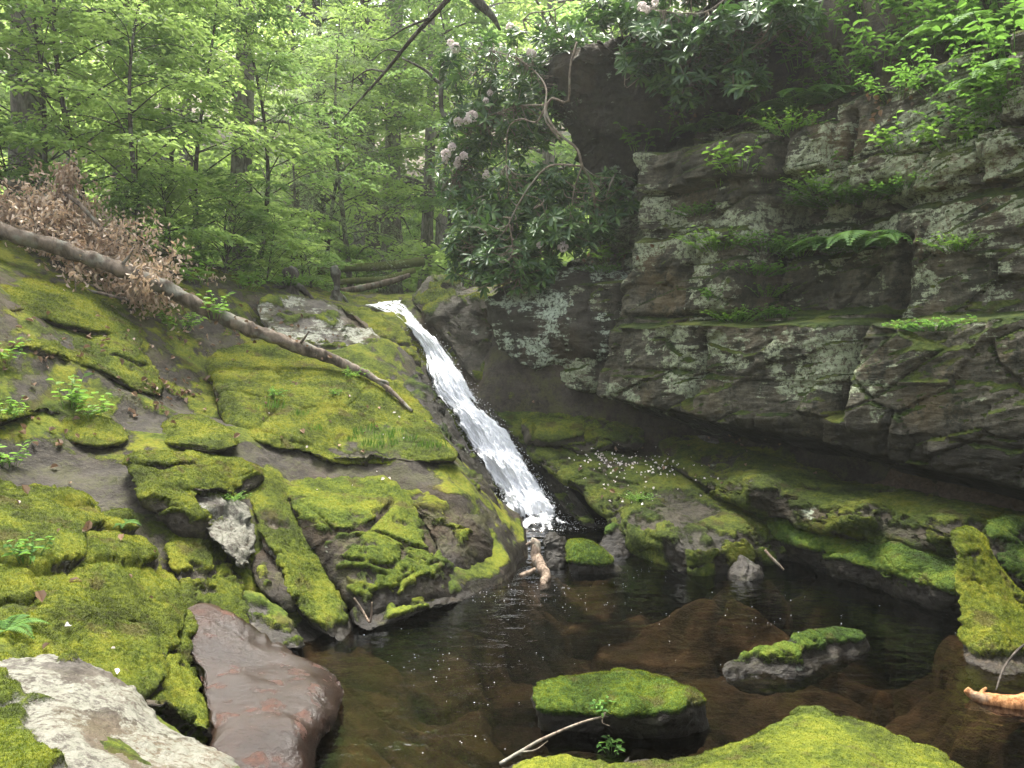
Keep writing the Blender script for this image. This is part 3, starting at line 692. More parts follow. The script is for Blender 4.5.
R('brown_chute', [(178, 628), (212, 612), (262, 634), (300, 646), (338, 662), (352, 690), (338, 722), (324, 752), (318, 800), (210, 800), (204, 735), (194, 690)],
  [(185, 632, 3.85), (215, 616, 4.05), (262, 640, 4.0), (300, 652, 3.95), (345, 672, 3.85), (344, 700, 3.55), (325, 755, 3.15), (312, 795, 2.9), (225, 795, 2.7), (207, 735, 3.05), (197, 690, 3.35), (265, 700, 3.4), (250, 660, 3.7), (285, 735, 3.1)], 'brownwet',
  'smooth wet red brown rock chute at the bottom left, sliding into the pool', moss=-.75, wet=.75, back=.4, rim=.12, seed=22, beds=.02, lump=1.7, rough=.22)

# ------------------------------------------------------------------ stones in the pool
R('mossy_boulder', [(530, 694), (545, 684), (580, 680), (620, 677), (652, 682), (672, 691), (700, 699), (710, 716), (708, 748), (680, 762), (620, 764), (560, 762), (542, 748), (535, 714)],
  [(535, 698, 3.5), (580, 683, 3.64), (650, 685, 3.64), (705, 704, 3.46), (707, 735, 3.42), (690, 752, 3.42), (620, 756, 3.44), (548, 750, 3.44), (540, 715, 3.40), (620, 716, 3.30), (680, 716, 3.32)], 'green',
  'mossy boulder with a bare twig leaning on it, nearest of those in the pool', moss=.2, back=.3, rim=.07, seed=23, pw=7, tuft=42000, tuft_len=.010, beds=.02)
R('mossy_slab', [(500, 768), (540, 750), (600, 748), (642, 743), (700, 746), (742, 741), (790, 722), (822, 719), (870, 735), (912, 752), (948, 768), (980, 840), (480, 840)],
  [(505, 768, 2.9), (600, 751, 3.05), (700, 749, 3.05), (790, 725, 3.2), (825, 722, 3.2), (910, 754, 3.0), (960, 800, 2.6), (720, 820, 2.2), (520, 820, 2.4), (720, 770, 2.75)], 'slab',
  'bright mossy rock cut off by the bottom edge of the photo', moss=.42, back=.4, rim=.1, seed=24, tuft=110000, tuft_len=.009, beds=.02, facet=.03, lump=.8)
R('flat_stone', [(720, 673), (735, 658), (760, 650), (790, 641), (820, 634), (850, 632), (868, 638), (869, 654), (852, 668), (822, 682), (792, 692), (760, 696), (734, 690)],
  [(724, 672, 4.0), (760, 653, 4.2), (820, 637, 4.38), (866, 641, 4.36), (862, 658, 4.3), (800, 684, 4.02), (755, 692, 3.98), (800, 655, 4.15)], 'green',
  'long flat stone with grey green moss lying alone in the dark pool', moss=.0, back=.22, rim=.05, seed=25, tuft=20000, tuft_mat='mossdim', tuft_len=.008, beds=.01)
R('standing_stone', [(953, 540), (958, 531), (967, 529), (980, 537), (992, 556), (1006, 580), (1026, 602), (1062, 640), (1085, 712), (1040, 722), (1008, 706), (984, 692), (966, 680), (959, 650), (957, 610), (954, 572)],
  [(957, 540, 4.75), (968, 532, 4.8), (992, 560, 4.75), (1030, 610, 4.65), (1075, 690, 4.2), (1030, 710, 3.75), (985, 684, 4.0), (962, 640, 4.35), (958, 580, 4.6), (1000, 630, 4.3)], 'slab',
  'upright wedge shaped mossy stone at the right edge of the pool', moss=.34, mscale=1.2, back=.35, rim=.09, seed=26, tuft=42000, tuft_mat='moss', tuft_len=.011, beds=.01, lump=.5)
R('mossy_boulder', [(985, 530), (1000, 522), (1030, 520), (1070, 526), (1080, 570), (1050, 590), (1010, 585), (992, 560)],
  [(988, 532, 5.0), (1030, 524, 5.2), (1070, 560, 4.9), (1020, 584, 4.8)], 'green',
  'squat green mossy boulder behind the upright wedge stone', moss=.3, back=.4, rim=.15, seed=27, tuft=12000, tuft_mat='mossdim', tuft_len=.012)
R('dark_stump_rock', [(541, 536), (550, 529), (560, 531), (567, 542), (566, 560), (562, 572), (548, 572), (542, 556)],
  [(543, 538, 6.3), (556, 531, 6.4), (566, 548, 6.3), (555, 568, 6.12)], 'dark',
  'dark knobbly upright rock standing between the driftwood and a mossy stone', moss=-.6, wet=.5, back=.25, rim=.1, seed=28, facet=.05, lichen=-1, res=1.0)
R('mossy_stone', [(566, 548), (574, 541), (588, 542), (602, 553), (618, 566), (620, 576), (596, 580), (572, 578)],
  [(568, 550, 6.15), (586, 544, 6.2), (618, 570, 6.02), (590, 575, 5.97), (590, 560, 5.98)], 'green',
  'little pointed mossy stone in the pool just right of the dark upright rock', moss=.25, back=.25, rim=.07, seed=29, res=1.2, tuft=7000, tuft_len=.014)
R('grey_stone', [(598, 545), (605, 530), (616, 525), (628, 536), (635, 554), (628, 560), (606, 560)],
  [(600, 546, 6.6), (614, 528, 6.75), (632, 550, 6.6), (612, 557, 6.5)], 'green',
  'small grey pointed stone against the foot of the petal strewn slab', moss=-.2, wet=.1, back=.25, rim=.08, seed=30, res=1.2)

# ------------------------------------------------------------------ right bank
R('petal_strewn_slab', [(528, 452), (540, 440), (570, 442), (610, 452), (680, 464), (722, 488), (762, 506), (806, 524), (798, 552), (764, 566), (742, 580), (716, 588), (680, 576), (640, 556), (624, 540), (606, 520), (576, 490), (548, 470)],
  [(534, 452, 8.2), (560, 444, 8.5), (610, 455, 8.2), (690, 470, 7.9), (760, 510, 7.0), (798, 530, 6.6), (760, 562, 6.12), (716, 580, 5.9), (650, 556, 6.35), (612, 520, 7.0), (570, 480, 7.7), (690, 510, 6.75), (640, 515, 6.8), (700, 545, 5.98), (655, 535, 6.3), (745, 530, 6.3)], 'dim',
  'sloping mossy slab strewn with fallen white petals on the right of the waterfall pool', moss=-.02, mscale=1.3, back=.5, rim=.14, seed=31, beds=.04, facet=.03, tuft=22000, tuft_mat='mossdim', tuft_len=.012, lump=.4,
  maskfn=lambda V, N, m: m + .75 * sstep(.8, .5, N[:, 2]) * sstep(-.3, .1, fbm(V, 2, 3)) - .5 * sstep(.42, .2, np.hypot(V[:, 0] - 1.5, (V[:, 1] - 6.9) * .7) + .3 * fbm(V, 2.5, 4)))
R('mossy_ledge', [(520, 420), (545, 408), (566, 414), (588, 409), (622, 420), (648, 434), (640, 448), (612, 446), (590, 456), (560, 448), (534, 444)],
  [(526, 424, 8.6), (550, 411, 8.95), (625, 424, 8.8), (630, 444, 8.4), (590, 452, 8.25), (540, 442, 8.3), (585, 430, 8.55)], 'dim',
  'narrow ledge with a strip of vivid moss at the base of the big dark boulder', moss=.1, mscale=1.3, back=.4, rim=.1, seed=32, tuft=7000, tuft_len=.014, facet=.08, beds=.05, jag=2.5, lump=1.4)
R('mossy_slab', [(660, 444), (680, 436), (720, 440), (760, 454), (860, 480), (940, 498), (1040, 518), (1110, 534), (1110, 585), (1040, 574), (950, 562), (850, 538), (780, 518), (720, 496), (680, 472)],
  [(668, 446, 8.2), (690, 440, 8.3), (760, 457, 7.5), (860, 484, 6.7), (1040, 522, 5.55), (1095, 570, 4.85), (760, 490, 6.35), (860, 514, 5.7), (950, 535, 5.25), (1040, 548, 4.92), (760, 509, 6.42), (860, 536, 5.82), (950, 558, 5.36), (1040, 572, 4.98), (690, 470, 7.5)], 'dim',
  'long dim mossy slab running along the foot of the cliff under the overhang', moss=-.04, mscale=1.2, back=.4, rim=.1, seed=33, beds=.05, facet=.025, tuft=22000, tuft_mat='mossdim', tuft_len=.012, lump=.25,
  maskfn=lambda V, N, m: m + .8 * sstep(.8, .45, N[:, 2]) * sstep(-.3, .1, fbm(V, 2, 3)))
R('mossy_ledge', [(752, 520), (780, 512), (850, 530), (900, 542), (960, 558), (1040, 576), (1060, 605), (1020, 626), (960, 628), (910, 606), (860, 588), (820, 574), (790, 564), (764, 552)],
  [(760, 524, 6.6), (850, 536, 6.05), (960, 561, 5.32), (1040, 580, 5.0), (1030, 618, 4.8), (960, 622, 5.02), (870, 588, 5.62), (800, 565, 6.25), (800, 548, 6.15), (900, 562, 5.38), (960, 580, 4.95), (850, 558, 5.75)], 'green',
  'rounded deep green mossy ledge sloping into the water left of the upright stone', moss=.2, mscale=1.2, back=.4, rim=.12, seed=34, facet=.05, beds=.04, tuft=36000, tuft_mat='mossdim', tuft_len=.013, lump=.5,
  maskfn=lambda V, N, m: m + .7 * sstep(.8, .4, N[:, 2]) * sstep(.1, .2, V[:, 2]))
R('grey_stone', [(724, 574), (738, 558), (748, 556), (762, 568), (764, 580), (745, 584), (728, 584)],
  [(728, 576, 5.9), (745, 559, 5.95), (762, 578, 5.85), (744, 582, 5.75)], 'grey',
  'bare bluish grey stone at the waterline under the petal strewn slab', moss=-.7, back=.25, rim=.06, seed=35, res=1.3, facet=.03)
tag(relief_rock('stone_chip', [(697, 436), (706, 435), (718, 439), (719, 444), (706, 442)], [(698, 437, 8.15), (718, 440, 8.05), (708, 443, 8.05)], 'pale', moss=-1, back=.1, rim=.02, seed=36, res=.6, rough=.4, beds=0), 'pale chip of broken stone lying at the back of the long dim slab', 'stone')

# ------------------------------------------------------------------ boulders of the cliff
R('dark_boulder', [(484, 304), (500, 286), (530, 273), (580, 268), (616, 274), (633, 290), (638, 330), (642, 380), (638, 410), (600, 412), (560, 402), (522, 392), (506, 372), (494, 342)],
  [(490, 306, 9.2), (530, 278, 9.4), (615, 280, 9.0), (634, 330, 8.75), (636, 400, 8.9), (560, 396, 9.2), (515, 380, 9.3), (500, 340, 9.2), (570, 330, 8.7)], 'dark',
  'big dark overhanging boulder with pale lichen patches right of the waterfall', moss=-.35, back=.9, rim=.3, seed=41, facet=.11, groove=0, beds=.05, lichen=.5, rough=1.6, pw=7)
R('mossy_rock_column', [(406, 300), (420, 284), (438, 277), (462, 284), (488, 302), (500, 345), (508, 378), (500, 396), (480, 392), (462, 372), (446, 345), (428, 322)],
  [(412, 300, 11.0), (438, 281, 11.2), (485, 306, 10.2), (504, 380, 9.4), (488, 388, 9.2), (455, 350, 9.8), (428, 315, 10.6)], 'dark',
  'moss edged dark rock column on the right side of the waterfall lip', moss=.0, back=.7, rim=.2, seed=42, facet=.08, beds=.05, tuft=9000, tuft_len=.018)
R('dark_rock', [(478, 398), (500, 392), (530, 402), (545, 415), (548, 440), (566, 480), (580, 506), (600, 525), (586, 530), (562, 512), (540, 478), (516, 444), (494, 418)],
  [(482, 400, 9.1), (515, 396, 9.2), (545, 430, 8.7), (570, 485, 8.0), (592, 524, 7.4), (562, 508, 7.7), (525, 450, 8.4), (495, 412, 8.9)], 'dark',
  'dark wet rock running down along the right edge of the waterfall', moss=-.1, wet=.4, back=.5, rim=.15, seed=43, facet=.05, beds=.04)
R('overhanging_rock', [(548, 62), (572, 48), (610, 42), (650, 36), (700, 10), (730, -30), (790, -30), (780, 60), (735, 110), (690, 142), (640, 166), (622, 215), (600, 222), (588, 190), (572, 150), (556, 105)],
  [(552, 65, 9.4), (610, 48, 9.3), (700, 15, 8.6), (770, -20, 8.2), (770, 60, 8.5), (690, 135, 9.1), (630, 170, 9.6), (605, 215, 9.9), (570, 130, 9.7), (650, 90, 9.2)], 'dark',
  'huge dark rock jutting from the upper cliff behind the twisted rhododendron branches', moss=-.5, back=1.2, rim=.4, seed=44, facet=.22, beds=.05, rough=2.0, lichen=.1, pw=8, groove=0)
# ------------------------------------------------------------------ the cliff: beds and blocks stepped out of one face
def build_cliff():
    sv = np.arange(-3.4, 5.4, .0145); nz = 560; t = np.linspace(0, 1, nz)
    S, T = np.meshgrid(sv, t, indexing='ij'); s = S.ravel(); t = T.ravel()
    top = 2.4 + 4.4 * sstep(-2.2, -1.0, s)
    z = -.4 + t * (top + .4)
    q0 = np.stack([s, z, 0 * s], 1)
    zz = z + .06 * fbm(q0, .8, 3) + .012 * s
    # broad profile
    o = np.zeros_like(s)
    zu = 1.22 - .10 * s + .05 * fbm(q0, 1.1, 3)                       # underside of the overhang drops towards the viewer
    o += .30 * sstep(zu - .06, zu + .05, zz) - .85 * sstep(zu + .02, zu - .38, zz)
    zl = 2.02 + .03 * fbm(q0, 1.5, 2)                                  # first ledge
    o -= .42 * sstep(zl - .02, zl + .05, zz) * sstep(-.15, .25, s)
    o -= .08 * (zz - 2)
    z2 = 2.95 + .12 * fbm(q0, .7, 2)
    o -= .16 * sstep(z2, z2 + .08, zz)
    zt = 3.95 + .10 * fbm(q0, .9, 3) + .08 * s * (s > 2)
    o -= (.75 + .15 * fbm(q0, .8, 2, off=3)) * sstep(zt - .05, zt + .10, zz)
    zt2 = 4.9 + .25 * fbm(q0, .6, 3, off=6)
    o -= .5 * sstep(zt2, zt2 + .25, zz)
    # deep vertical gaps between great blocks
    for sg, w, dep, za, zb in [(-.35, .10, .45, .8, 4), (1.30, .06, .22, 2.0, 4.0), (2.62, .08, .3, 1.2, 2.8), (.62, .04, .12, 2.0, 3.0), (1.95, .04, .15, 2.9, 4.0), (1.12, .05, .18, 1.2, 2.0)]:
        ss = s - sg - .10 * fbm(q0, 1.3, 3, off=sg) - .10 * (zz - 2)
        o -= dep * np.exp(-(ss / w) ** 2) * sstep(za, za + .1, zz) * sstep(zb, zb - .1, zz)
    o += .20 * (sstep(-.2, .0, s - .05) - sstep(1.25, 1.35, s)) * sstep(2.1, 2.2, zz) * sstep(4.0, 3.9, zz)   # forward block under the mossy top
    o -= .35 * sstep(1.30, 1.42, s) * sstep(2.1, 2.18, zz) * (1 - sstep(2.3, 2.9, s)) * sstep(3.3, 3.2, zz)
    o -= .95 * sstep(.04, -.10, s + .08 * fbm(q0, 1.5, 3, off=4)) * sstep(2.5, 2.68, zz)
    # beds of uneven thickness, each broken into blocks
    r = np.random.default_rng(5)
    for lo, hi, ln, amp, gd in [(.38, .85, 1.5, .26, .07), (.09, .24, .5, .05, .018)]:
        edges = np.cumsum(r.uniform(lo, hi, 120)) - 1.5
        zw = zz + .05 * fbm(q0, 1.7, 3, off=lo) - .10 * s * (lo < .2)
        b = np.searchsorted(edges, zw)
        lnb = ln * (.6 + .9 * hash01(b, b + 7)); x = (s + 40 + .07 * fbm(q0, 2.2, 3, off=9)) / lnb + hash01(b, b * 3) * 3
        k = np.floor(x); fx = x - k
        amt = amp * (hash01(b, k.astype(int)) - .5) + amp * .5 * (hash01(b * 7, k.astype(int) + 3) - .5) * (fx - .5)
        ez = np.minimum(zw - edges[np.clip(b - 1, 0, 119)], edges[np.clip(b, 0, 119)] - zw); ex = np.minimum(fx, 1 - fx) * lnb
        md = (1 - .75 * sstep(2.05, 1.95, zz) * sstep(1.0, 1.2, zz)) * (1 if lo > .2 else sstep(-.25, .35, fbm(q0, .9, 2, off=12)))
        o += md * amt * sstep(0, .03, np.minimum(ez, ex)) - md * gd * np.exp(-(np.minimum(ez, ex * 1.6) / .015) ** 2)
    # dipping grain
    g = np.stack([s * .9 + z * .35, (z - .38 * s) * 7, 0 * s], 1)
    o += .03 * fbm(g, 1.3, 4) + .022 * ridged(g, 2.0, 3, off=2) + .035 * fbm(q0, 3.2, 4) + .014 * fbm(q0, 16, 4)
    # slanting fractures break the faces into flat facets
    w = np.stack([s + .35 * z, (z - .42 * s) * 1.9, 0 * s], 1) + .12 * np.stack([fbm(q0, 1.6, 3), fbm(q0, 1.6, 3, off=5), 0 * s], 1)
    f1, f2, cid = worley(w, 1.5, 9); h = hash01(cid, cid * 3 + 1); h2 = hash01(cid * 5, cid + 2)
    o += ((h - .5) * .11 + (h2 - .5) * .2 * (z - np.floor(z * 2) / 2 - .25)) * sstep(0, .05, f2 - f1) - .035 * sstep(.04, 0, f2 - f1) * (h > .7)
    back = np.maximum(0, t - .985) / .015 * 2.5
    XY = WO + s[:, None] * WA + (o - back)[:, None] * WN
    V = np.stack([XY[:, 0], XY[:, 1], np.minimum(z, top) + .15 * back], 1)
    F = [grid_faces(len(sv), nz)]
    N = vnormals(V, F)
    if (N[:, :2] @ WN).mean() < 0: F = [F[0][:, ::-1]]; N = -N
    m = N[:, 2] * .85 + .42 * fbm(V, 1.6, 4, off=2) + .25 * fbm(V, 7, 3) + .02
    m = sstep(.12, .75, m)
    lch = .75 * sstep(-.3, .5, fbm(V, .9, 3, off=8)) - .5 * sstep(1.5, .9, z) - .25 * sstep(3.9, 4.4, z) + .1
    ob = mesh_obj('cliff', V, F, M['cliff'], None, dict(moss=m, wet=np.clip(.9 * sstep(1.35, 1.0, z + .1 * fbm(V, 3, 3)), 0, 1), lichen=lch))  # wet mask darkens the undercut: the overhang's shade put into the colour
    tag(ob, kind='structure')
    return V, F, m
CLIFF = build_cliff()
# ------------------------------------------------------------------ the pool, the waterfall, foam
def build_water():
    xs = np.arange(-1.6, 4.6, .022); ys = np.arange(1.0, 8.9, .022)
    X, Y = np.meshgrid(xs, ys, indexing='ij'); x, y = X.ravel(), Y.ravel()
    p = np.stack([x, y, 0 * x], 1)
    dd = np.hypot(x - .35, y - 7.9)
    amp = .0045 + .035 * sstep(1.1, .1, dd) + .010 * sstep(2.2, .6, dd)
    warp = np.stack([x * 1.6, y * 3.6, 0 * x], 1) + .3 * np.stack([fbm(p, 1.2, 2), fbm(p, 1.2, 2, off=4), 0 * x], 1)
    p[:, 2] = amp * (fbm(warp, 1.6, 3) + .5 * fbm(warp, 4.5, 2, off=2))
    keep = np.ones((len(xs) - 1, len(ys) - 1), bool)
    F = grid_faces(len(xs), len(ys))
    if vnormals(p, [F])[:, 2].mean() < 0: F = F[:, ::-1]
    o = mesh_obj('pool_water', p, [F], M['water']); tag(o, kind='structure')
build_water()

LE = [(352, 304, 12.2), (372, 308, 11.6), (394, 317, 11.05), (413, 335, 10.5), (428, 362, 9.95), (434, 392, 9.4), (451, 411, 9.05), (468, 440, 8.75), (485, 467, 8.45), (498, 488, 8.2), (506, 508, 8.0), (508, 524, 7.95)]
RE = [(408, 300, 12.2), (405, 304, 11.6), (410, 306, 11.0), (427, 329, 10.4), (450, 356, 9.85), (470, 389, 9.35), (491, 417, 9.0), (512, 440, 8.7), (531, 470, 8.4), (544, 492, 8.15), (556, 510, 7.95), (560, 524, 7.9)]
def fall_xyz(u, v):
    """u along the flow 0..1, v across 0..1"""
    n = 200
    a = P(*catmull(LE, n).T); b = P(*catmull(RE, n).T)
    k = np.clip(u, 0, 1) * (n - 1); i = np.clip(k.astype(int), 0, n - 2); f = (k - i)[:, None]
    A = a[i] * (1 - f) + a[i + 1] * f; B = b[i] * (1 - f) + b[i + 1] * f
    return A * (1 - v[:, None]) + B * v[:, None]
def build_fall():
    nu, nv = 420, 90
    U, Vv = np.meshgrid(np.linspace(0, 1, nu), np.linspace(0, 1, nv), indexing='ij'); u, v = U.ravel(), Vv.ravel()
    rag = np.stack([u * 16, 0 * u, 0 * u], 1); rag2 = rag + [0, 5, 0]
    v2 = .5 + (v - .5) * (1 + sstep(.1, .25, u) * np.where(v < .5, .35 * fbm(rag, 1, 3), .35 * fbm(rag2, 1, 3)))
    p = fall_xyz(u, np.clip(v2, -.3, 1.3))
    N = np.array([-.25, -.75, .6]); N /= np.linalg.norm(N)
    q = np.stack([u * 9, v * 7, 0 * u], 1); q2 = np.stack([u * 22, v * 9, 0 * u + 3], 1); q3 = np.stack([u * 70, v * 26, 0 * u + 7], 1)
    r1, r2, r3 = fbm(q, 1, 3), ridged(q2, 1, 3), fbm(q3, 1, 3)
    act = sstep(.12, .3, u)
    steps = np.sin(u * 34 + 2.5 * fbm(np.stack([u * 4, v * 3, 0 * u], 1), 1, 2)) * .035
    edge = np.minimum(v, 1 - v)
    disp = act * (.09 * r1 + .075 * r2 + .035 * r3 + 2.0 * steps) + .10 * act * sstep(0, .3, edge) + .006
    p = p + N * disp[:, None]
    foam = .30 + act * .42 + .42 * r2 * .6 + .35 * r3 - .75 * sstep(.16, 0, edge + .06 * r1) + .15 * r1
    foam = foam - .35 * sstep(.45, .2, v) * sstep(.25, .35, u) * sstep(.62, .5, u) - .25 * (1 - act) * (r2 < .2)
    F = [grid_faces(nu, nv)]
    if (vnormals(p, F) @ N).mean() < 0: F = [F[0][:, ::-1]]
    root = thing('waterfall', 'narrow white waterfall sliding down a rock chute into the pool', 'waterfall', (0, 0, 0))
    mesh_obj('water_sheet', p, F, M['fall'], root, dict(foam=foam))
    # ropes of white water thrown over the sheet
    r = np.random.default_rng(21); parts = []
    for k in range(90):
        u0 = r.uniform(.14, .97); v0 = np.clip(r.normal(.52, .24), .04, .98); ln = r.uniform(.02, .07); n = 9
        uu = np.linspace(u0, min(u0 + ln, 1), n); vv = np.clip(v0 + np.cumsum(r.normal(0, .012, n)), 0, 1)
        lift = .03 + r.uniform(.0, .09) * np.sin(np.linspace(0, pi, n)) + .05 * np.sin(pi * v0)
        pp = fall_xyz(uu, vv) + N * lift[:, None]
        parts.append(tube(pp, np.sin(np.linspace(.15, pi - .15, n)) * r.uniform(.003, .010), 5, .6, k))
    Vj, Fj = join(parts)
    tag(mesh_obj('white_strands', Vj, Fj, M['foam'], root), kind='stuff')
    n = 2400
    u = r.beta(2.2, 1.2, n) * .88 + .12; v = np.where(r.random(n) < .35, r.normal(.06, .12, n), np.where(r.random(n) < .5, r.normal(.95, .12, n), r.random(n)))
    pp = fall_xyz(u, v) + N * (.03 + r.exponential(.055, n))[:, None] + r.normal(0, .03, (n, 3))
    drops(pp, r.uniform(.0015, .006, n), 'spray', root)
    return root
def drops(pp, rad, name, parent, mat='foam', flat=1.0):
    base = np.array([[1, 0, 0], [-1, 0, 0], [0, 1, 0], [0, -1, 0], [0, 0, flat], [0, 0, -flat]])
    f = np.array([[0, 2, 4], [2, 1, 4], [1, 3, 4], [3, 0, 4], [2, 0, 5], [1, 2, 5], [3, 1, 5], [0, 3, 5]])
    V = (pp[:, None] + base[None] * np.asarray(rad)[:, None, None]).reshape(-1, 3)
    F = (np.arange(len(pp))[:, None, None] * 6 + f[None]).reshape(-1, 3)
    return tag(mesh_obj(name, V, [F], M.get(mat) or LEAF[mat], parent), kind='stuff')
build_fall()
def build_foam():
    r = np.random.default_rng(8); pp = []
    def sc(px, py, sx, sy, n):
        a = r.normal(px, sx, n); b = np.maximum(r.normal(py, sy, n), 508)
        pp.append(P(a, b, DZ(a, b, .004)))
    sc(545, 514, 16, 5, 420); sc(590, 524, 14, 3, 160); sc(555, 528, 22, 6, 160); sc(545, 592, 22, 8, 50); sc(500, 596, 16, 6, 34); sc(640, 572, 30, 6, 20)
    sc(430, 665, 16, 8, 20); sc(600, 600, 80, 18, 24); sc(820, 625, 60, 12, 16); sc(410, 640, 30, 22, 10); sc(560, 660, 120, 30, 16); sc(470, 720, 30, 25, 10); sc(750, 610, 80, 14, 14)
    q = np.concatenate(pp); q = q[Z(q[:, 0], q[:, 1]) < .06]
    d = np.hypot(q[:, 0] - .3, q[:, 1] - 7.9)
    drops(q, r.uniform(.0018, .0045, len(q)) * (1 + 1.6 * sstep(1.2, 0, d)), 'foam', None, flat=.35)
    # the white boil at the foot of the fall
    n = 60; a = np.linspace(0, 2 * pi, 72, endpoint=False); t = np.linspace(0, 1, n)
    T, Aa = np.meshgrid(t, a, indexing='ij')
    x = .30 + T * np.cos(Aa) * .36; y = 7.72 + T * np.sin(Aa) * .34; p = np.stack([x.ravel(), y.ravel(), 0 * x.ravel()], 1)
    tt = T.ravel()
    p[:, 2] = -.04 + .09 * (1 - tt ** 2) + .10 * (1 - tt) * ridged(p, 9, 3) + .02 * fbm(p, 20, 3)
    i = (np.arange(n - 1)[:, None] * 72 + np.arange(72)[None]).ravel(); j = (np.arange(n - 1)[:, None] * 72 + (np.arange(72)[None] + 1) % 72).ravel()
    F = [np.stack([i, i + 72, j + 72, j], 1)]
    if vnormals(p, F)[:, 2].mean() < 0: F = [F[0][:, ::-1]]
    tag(mesh_obj('white_foam', p, F, M['fall'], None, dict(foam=.62 - 1.0 * tt ** 1.5 + 1.3 * fbm(p, 11, 4))), kind='stuff')
build_foam()
# ------------------------------------------------------------------ fallen wood
def wood(name, label, cat, path, rad, mat, sides=12, n=40, rough=.25, twigs=(), group=None, part='branch'):
    p = catmull(path, n); rr = np.interp(np.linspace(0, 1, n), np.linspace(0, 1, len(rad)), rad)
    o = mesh_obj(name, *tube(p, rr, sides, rough, len(label)), BARK[mat]); tag(o, label, cat, group)
    for tp, tr in twigs:
        q = catmull(tp, 14); mesh_obj(part, *tube(q, np.linspace(tr, tr * .35, 14), 7, .2), BARK[mat], o)
    return o
wood('fallen_log', 'long bare grey brown log fallen slantwise across the mossy left bank', 'log',
     P([-70, 0, 70, 150, 240, 330, 372, 392, 412], [212, 231, 252, 281, 325, 358, 377, 392, 411], [7.2, 7.3, 7.5, 7.7, 7.9, 8.0, 7.85, 7.7, 7.5]), [.076, .073, .07, .07, .07, .068, .06, .03, .015], 'brown', 18, 140, .6,
     [(P([366, 378, 388, 386], [372, 380, 383, 392], [7.9, 7.8, 7.75, 7.75]), .03), (P([300, 306, 309], [344, 336, 331], [7.95, 7.9, 7.9]), .018), (P([118, 128, 133], [268, 258, 250], [7.6, 7.6, 7.55]), .02)], part='broken_branch')
wood('dead_log', 'thin dead trunk lying behind the brown brush at the left edge', 'log', P([-60, 0, 40, 70, 95], [165, 180, 196, 208, 216], [9.2, 9.0, 8.9, 8.8, 8.8]), [.07, .06, .05, .04, .03], 'brown', 10, 40)
wood('fallen_log', 'upper of the pale logs lying across the stream above the waterfall', 'log', P([318, 345, 385, 424], [271, 268, 266, 261], [14.2, 14.4, 14.6, 14.8]), [.07, .075, .085, .09], 'mossy', 12, 40)
wood('fallen_log', 'short mossy log lying just under the upper log above the waterfall', 'log', P([325, 350, 385, 415], [284, 281, 279, 270], [13.6, 13.8, 14, 14.2]), [.05, .06, .06, .05], 'mossy', 10, 40)
wood('fallen_log', 'lowest of the logs over the stream, tilted up to the right', 'log', P([340, 362, 392, 410], [291, 288, 281, 275], [13.0, 13.2, 13.5, 13.6]), [.05, .06, .06, .04], 'brown', 10, 40)
def stump(label, px, py, d, h, r, seed):
    g = P(px, py, d); rng = np.random.default_rng(seed)
    n = 40; p = np.stack([g[0] + .04 * np.sin(np.linspace(0, 3, n)), np.full(n, g[1]), g[2] - .2 + np.linspace(0, h + .2, n)], 1)
    tt = np.linspace(0, 1, n); rr = r * (1.5 - 1.0 * tt ** .5 + .15 * np.sin(tt * 9))
    V, F = tube(p, rr, 22, .7, seed)
    top = tt[np.clip(np.arange(len(V)) // 22, 0, n - 1)]
    V[:, 2] += sstep(.8, 1, top) * .5 * r * fbm(V, 6 / r * .25, 3)
    o = mesh_obj('stump', V, F, BARK['dark']); tag(o, label, 'stump')
    for k in range(4):
        a = rng.uniform(0, 2 * pi); q = catmull([g + [0, 0, .12], g + [cos(a) * r * 1.6, sin(a) * r * 1.6, .05], g + [cos(a) * r * 3, sin(a) * r * 3, -.12]], 10)
        mesh_obj('root', *tube(q, np.linspace(r * .45, r * .15, 10), 8, .4, k), BARK['dark'], o)
stump('dark rotten stump standing above the grey lichened rock', 289, 292, 10.8, .33, .13, 1)
stump('jagged dark root stump beside the lip of the waterfall', 334, 300, 11.6, .5, .09, 2)
wood('driftwood', 'pale broken driftwood stick standing upright in the pool', 'driftwood', P([531, 536, 536, 541, 546, 542], [541, 544, 556, 566, 576, 588], [6.1, 6.1, 6.05, 5.95, 5.85, 5.72]), [.028, .04, .045, .04, .04, .02], 'drift', 10, 36, .6,
     [(P([536, 530, 526], [546, 543, 545], [6.1, 6.08, 6.08]), .022)])
wood('driftwood', 'small pale stick lying in the water left of the upright driftwood', 'driftwood', P([520, 528, 535], [576, 573, 569], [5.82, 5.87, 5.92]), [.018, .022, .015], 'drift', 8, 14)
wood('rotten_wood', 'orange chunk of rotten wood at the waterline at the right edge', 'driftwood', P([966, 974, 990, 1010, 1035, 1060], [689, 696, 702, 706, 707, 708], [3.78, 3.76, 3.74, 3.72, 3.7, 3.7]), [.014, .035, .055, .065, .07, .04], 'rot', 14, 50, .35,
     [(P([985, 982, 986], [700, 693, 688], [3.75, 3.76, 3.78]), .018)])
wood('twig', 'thin bare twig leaning over the mossy boulder nearest the camera', 'twig', P([500, 520, 545, 590, 640, 668, 682], [764, 752, 738, 720, 711, 707, 702], [3.1, 3.15, 3.2, 3.3, 3.38, 3.42, 3.45]), [.008, .007, .006, .005, .004, .003, .002], 'twig', 6, 40, .2,
     [(P([520, 535, 548], [752, 750, 741], [3.15, 3.12, 3.12]), .004), (P([600, 606, 602, 610], [718, 712, 722, 726], [3.3, 3.3, 3.28, 3.26]), .003)])
wood('twig', 'short dead stick standing out of the water by the bulging rock wall', 'twig', P([354, 362, 370, 372], [598, 610, 622, 602], [4.75, 4.75, 4.7, 4.7]), [.006, .008, .008, .005], 'drift', 6, 24)
